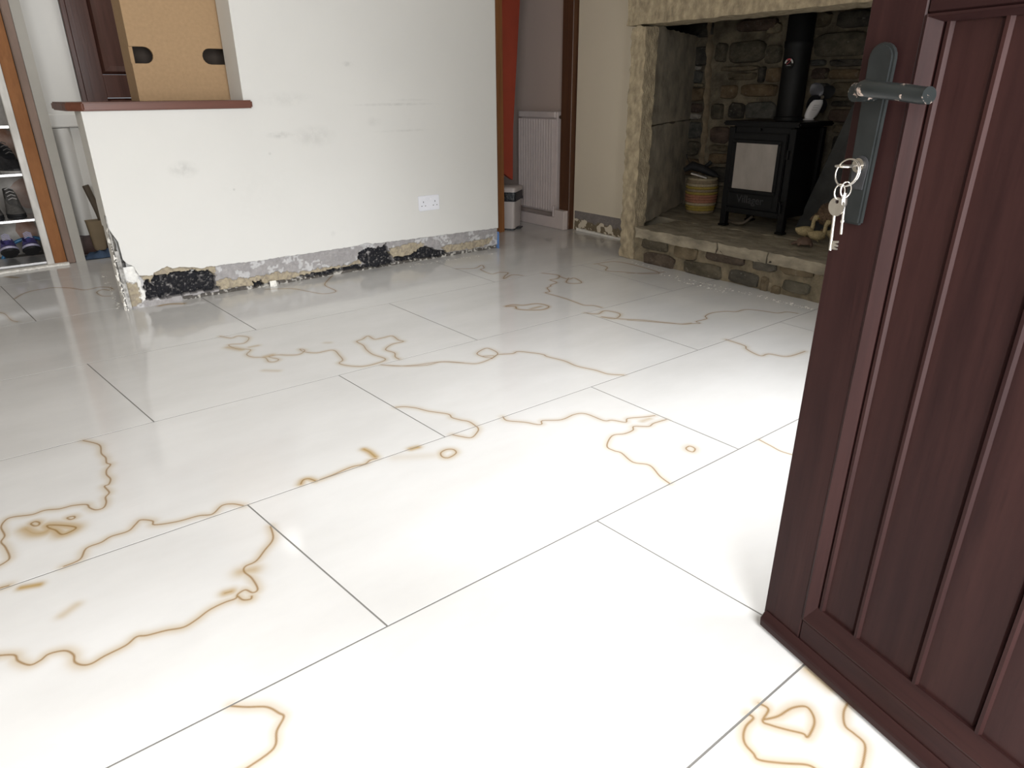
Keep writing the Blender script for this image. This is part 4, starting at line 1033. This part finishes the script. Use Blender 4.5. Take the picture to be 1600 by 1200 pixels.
# plaster crumbs
cr = MB(); c = pz(427, 447)
for k in range(1):
    R = random.Random(5); vs = [c+Vector((R.uniform(-.02, .02), R.uniform(-.012, .006)-.005, R.uniform(.0, .034))) for _ in range(9)]
bm = bmesh.new(); [bm.verts.new(v) for v in vs+[c+Vector((-.02, -.01, .001)), c+Vector((.02, -.01, .001)), c+Vector((0, -.018, .012))]]
bmesh.ops.convex_hull(bm, input=bm.verts); bm.verts.ensure_lookup_table()
me = bpy.data.meshes.new('plaster_lump'); bm.to_mesh(me); bm.free(); me.materials.append(WHITEP)
o = bpy.data.objects.new('plaster_lump', me); C.objects.link(o); tag(o, 'white plaster lump on the tiles at the foot of the white wall', 'plaster')
mb = MB()
def crumb(c, r):
    mb.add([(c.x+rnd.uniform(-r, r), c.y+rnd.uniform(-r, r), .0006+rnd.uniform(0, r*.5)) for _ in range(5)], [(0, 1, 2), (0, 2, 3), (0, 3, 4), (1, 2, 4), (2, 3, 4), (0, 1, 4)])
for (xa, ya_), (xb, yb_), n, r in (((985, 409), (1042, 425), 26, .007), ((1030, 427), (1270, 482), 120, .008), ((1060, 439), (1140, 459), 40, .010), ((1208, 470), (1275, 485), 40, .010)):
    for k in range(n):
        f = rnd.random(); crumb(pz(xa+(xb-xa)*f+rnd.uniform(-2, 2), ya_+(yb_-ya_)*f+rnd.uniform(-1, 2)), rnd.uniform(.3, 1)*r)
for k in range(60):
    f = rnd.random(); crumb(pz(640+130*f, 414-20*f+rnd.uniform(0, 4)), rnd.uniform(.002, .007))
for k in range(50):
    f = rnd.random(); crumb(pz(163+24*f+rnd.uniform(-5, 2), 429+52*f+rnd.uniform(0, 4)), rnd.uniform(.002, .010))
tag(mb.build('plaster_crumbs', WHITEP), 'white plaster crumbs scattered along the foot of the hearth and walls', 'crumbs', kind='stuff')

# ------------------------------------------------------------------ front door (open leaf in the foreground)
DO = Vector((1.059, .549, .004)); DS = Vector((-.2225, -.975, 0)).normalized(); DA = Vector((.975, -.2225, 0)).normalized()
rz = math.atan2(DS.y, DS.x)
dm = Matrix((( DS.x, DA.x, 0, DO.x), (DS.y, DA.y, 0, DO.y), (0, 0, 1, DO.z), (0, 0, 0, 1)))
dmi = dm.inverted()
def pd(px, py, off=0):
    p = onp(px, py, DO+DA*off, DA); return dmi @ p
dd = thing('door_1', None, None, tuple(DO), rz, kind='structure')
TH = .048; DW = .86; DH = 1.985
S0 = .088; B0 = .082
MB().box(0, 0, 0, S0, TH, DH).build('stile', DWOOD, dd, bevel=.002)
MB().box(DW-S0, 0, 0, DW, TH, DH).build('stile', DWOOD, dd, bevel=.004)
DWX = wood('mahogany_foil_rail', (.013, .0050, .0050), (.027, .0108, .0097), 'x', .45, 26, .13)
MB().box(S0+.0004, 0, .0, DW-S0-.0004, TH, B0).build('bottom_rail', DWX, dd, bevel=.003)
MB().box(S0+.0004, 0, 1.085, DW-S0-.0004, TH, 1.22).build('middle_rail', DWX, dd, bevel=.003)
MB().box(S0+.0004, 0, 1.88, DW-S0-.0004, TH, DH).build('top_rail', DWX, dd, bevel=.003)
MB().prism([(-.012, .002), (-.014, .022), (-.0005, .040), (-.0005, .002)], 'x', .004, DW-.004).build('drip_bar', DWX, dd, bevel=.003)
for za, zb in ((B0, 1.085), (1.22, 1.88)):
    a, b = S0, DW-S0; q, dpt = .020, .013
    MB().box(a+.001, dpt+.012, za+.001, b-.001, dpt+.022, zb-.001).build('panel_backing', DWOOD, dd)
    for pl, ax, c0, c1 in (([(a, -.001), (a+.004, -.002), (a+q, dpt-.003), (a+q, dpt+.011), (a, dpt+.011)], 'z', za+.0, zb), ([(b, -.001), (b-.004, -.002), (b-q, dpt-.003), (b-q, dpt+.011), (b, dpt+.011)], 'z', za, zb)):
        MB().prism(pl, ax, c0+.001, c1-.001).build('glazing_bead', DWOOD, dd)
    for pl in ([(-.001, za), (-.002, za+.004), (dpt-.003, za+q+.018), (dpt+.011, za+q+.018), (dpt+.011, za)], [(-.001, zb), (-.002, zb-.003), (dpt-.003, zb-.010), (dpt+.011, zb-.010), (dpt+.011, zb)]):
        MB().prism(pl, 'x', a+.002, b-.002).build('glazing_bead', DWX, dd)
    xs_ = [a+q+.0005, .183, .294, .396, .505, .612, .70, b-q-.0005]
    for x0_, x1_ in zip(xs_[:-1], xs_[1:]):
        e = .010; mb = MB()
        mb.prism([(x0_+.0008, dpt+.0115), (x0_+.0008, dpt+.006), (x0_+.004, dpt-.0035), (x0_+.009, dpt-.0035), (x0_+e+.002, dpt+.002), (x1_-.004, dpt+.002), (x1_-.0008, dpt+.006), (x1_-.0008, dpt+.0115)], 'z', za+.012, zb-.006)
        mb.build('plank', DWOOD, dd)
# handle set
hs = MB(); c0 = Vector((.0405, 0, .932)); hw, hl = .0205, .123
pol = [(c0.x+hw*math.cos(a), c0.z+hl-hw+hw*math.sin(a)) for a in [PI*k/10 for k in range(11)]]+[(c0.x-hw+.004, c0.z-hl), (c0.x+hw-.004, c0.z-hl)]
hp = hs.prism(pol, 'y', -.012, -.0005).build('handle_plate', PLATE, dd, bevel=.003, segs=2)
a0 = pd(1372, 142, -.045); a1 = pd(1452, 149, -.05)
l0 = Vector((.0405, -.012, .992))
k0 = pd(1352, 140, -.05)
MB().tube([l0, l0+Vector((0, -.036, 0))], .0125, 14).build('handle_rose', PLATEW, hp, smooth=True)
MB().tube(sm([(k0.x-.008, -.043, k0.z+.002), (k0.x+.004, -.050, k0.z+.001), (k0.x+.03, -.052, k0.z-.001), ((k0.x+a1.x)/2+.01, -.051, (k0.z+a1.z)/2), (a1.x-.01, -.050, a1.z), (a1.x, -.050, a1.z)], 4), [.010, .0125, .0135, .0135]+[.013]*17, 14, (1, .82)).build('lever', PLATEW, hp, smooth=True)
ky = pd(1345, 258, -.0125)
cyp = [(ky.x+.010*math.cos(a), ky.z+.010*math.sin(a)) for a in [2*PI*k/20 for k in range(20)]]
MB().prism([(ky.x+.013*math.cos(a), ky.z+.013*math.sin(a)) for a in [PI*k/12 for k in range(13)]]+[(ky.x-.010, ky.z-.034), (ky.x+.010, ky.z-.034)], 'y', -.0125, -.0140).build('escutcheon', SOLE, hp)
MB().prism(cyp, 'y', -.0141, -.019).build('lock_cylinder', CHROME, hp)
MB().box(ky.x-.0012, -.0196, ky.z-.006, ky.x+.0012, -.0190, ky.z+.006).build('keyway', DARK, hp)

# bunch of keys hanging from the lock
kb = thing('key_bunch', 'bunch of steel keys on a split ring hanging from the door lock', 'keys', tuple(dm @ Vector((ky.x, -.02, ky.z))), rz)
def kl(px, py, off): p = pd(px, py, off); return Vector((p.x-ky.x, p.y+.02, p.z-ky.z))
# key in the cylinder, its bow lying flat (horizontal)
e0 = Vector((0, -.004, 0)); mb = MB()
bow = [(.0125*math.cos(a), -.026+.013*math.sin(a)) for a in [2*PI*k/20 for k in range(20)]]
hole = [(.004*math.cos(a), -.034+.003*math.sin(a)) for a in [2*PI*k/10 for k in range(10)]]
mb.prism(bow, 'z', -.0011, .0011).box(-.0035, -.0150, -.001, .0035, -.0005, .001)
mb.build('lock_key', KEYM, kb, bevel=.0004)
rc = kl(1323, 270, -.052); RR = (kl(1340, 270, -.052)-kl(1306, 270, -.052)).length/2
MB().tube([(rc.x+RR*math.cos(2*PI*k/32), rc.y+.004*math.sin(2*PI*k/32), rc.z+RR*math.sin(2*PI*k/32)) for k in range(32)], .0012, 8, closed=True).build('split_ring', CHROME, kb, smooth=True)
MB().tube([(rc.x+RR*1.02*math.cos(2*PI*k/32), rc.y+.0022+.004*math.sin(2*PI*k/32+.3), rc.z+RR*1.02*math.sin(2*PI*k/32)) for k in range(32)], .0010, 8, closed=True).build('split_ring', CHROME, kb, smooth=True)
for (x, y, dx) in ((1312, 300, .0), (1319, 296, .003)):
    q = kl(x, y, -.053); r = .0085
    MB().tube([(q.x+dx+r*.55*math.cos(2*PI*k/20), q.y+r*.6*math.cos(2*PI*k/20), q.z+r*1.25*math.sin(2*PI*k/20)) for k in range(20)], .0011, 7, closed=True).build('link', CHROME, kb, smooth=True)
q = kl(1307, 323, -.054); e = kl(1297, 391, -.054); r = (kl(1319, 323, -.054)-kl(1295, 323, -.054)).length/2
n = 24; hc = Vector((q.x, q.z+r*.55)); hr = r*.24
outer = [(q.x+r*math.cos(2*PI*k/n), q.z+r*math.sin(2*PI*k/n)) for k in range(n)]; inner = [(hc.x+hr*math.cos(2*PI*k/n), hc.y+hr*math.sin(2*PI*k/n)) for k in range(n)]
mb = MB()
for ysign in (-.0011, .0011): mb.add([(x, q.y+ysign, z) for x, z in outer+inner], [])
for k in range(n):
    l = (k+1) % n
    mb.f += [(k, l, n+l, n+k), (2*n+k, 3*n+k, 3*n+l, 2*n+l), (k, 2*n+k, 2*n+l, l), (n+k, n+l, 3*n+l, 3*n+k)]
big = mb.build('mortice_key', KEYM, kb)
s0 = Vector((q.x-.001, q.y, q.z-r*.95))
MB().tube([s0, e], .0022, 8).build('key_shaft', KEYM, big, smooth=True)
dv_ = (e-s0).normalized(); sd = Vector((-dv_.z, 0, dv_.x)); sd = sd if sd.x > 0 else -sd
bt = e-dv_*.014; mb = MB()
pts = [bt+sd*.001, bt+sd*.0125+dv_*-.001, bt+sd*.0125+dv_*.002, bt+sd*.007+dv_*.003, bt+sd*.0125+dv_*.005, bt+sd*.0125+dv_*.0075, bt+sd*.006+dv_*.0075, bt+sd*.012+dv_*.010, bt+sd*.012+dv_*.012, bt+sd*.001+dv_*.012]
mb.prism([(p.x, p.z) for p in pts], 'y', q.y-.0011, q.y+.0011).build('key_bit', KEYM, big)
q2 = kl(1321, 306, -.050); e2 = kl(1314, 366, -.050)
mb = MB().tube([q2+Vector((0, 0, .004)), q2+Vector((0, 0, -.004)), q2+(e2-q2)*.22, q2+(e2-q2)*.28], [.0022, .0034, .0034, .002], 8, (.6, 1.6))
sk2 = mb.build('small_key', KEYM, kb, smooth=True)
MB().tube([q2+(e2-q2)*.28, q2+(e2-q2)*.62, q2+(e2-q2)*.64, q2+(e2-q2)*.68, q2+(e2-q2)*.70, e2], [.0019, .0019, .0028, .0028, .0019, .0019], 8).build('key_shaft', KEYM, sk2, smooth=True)

for o in S.objects:
    if '_w' in o: del o['_w']
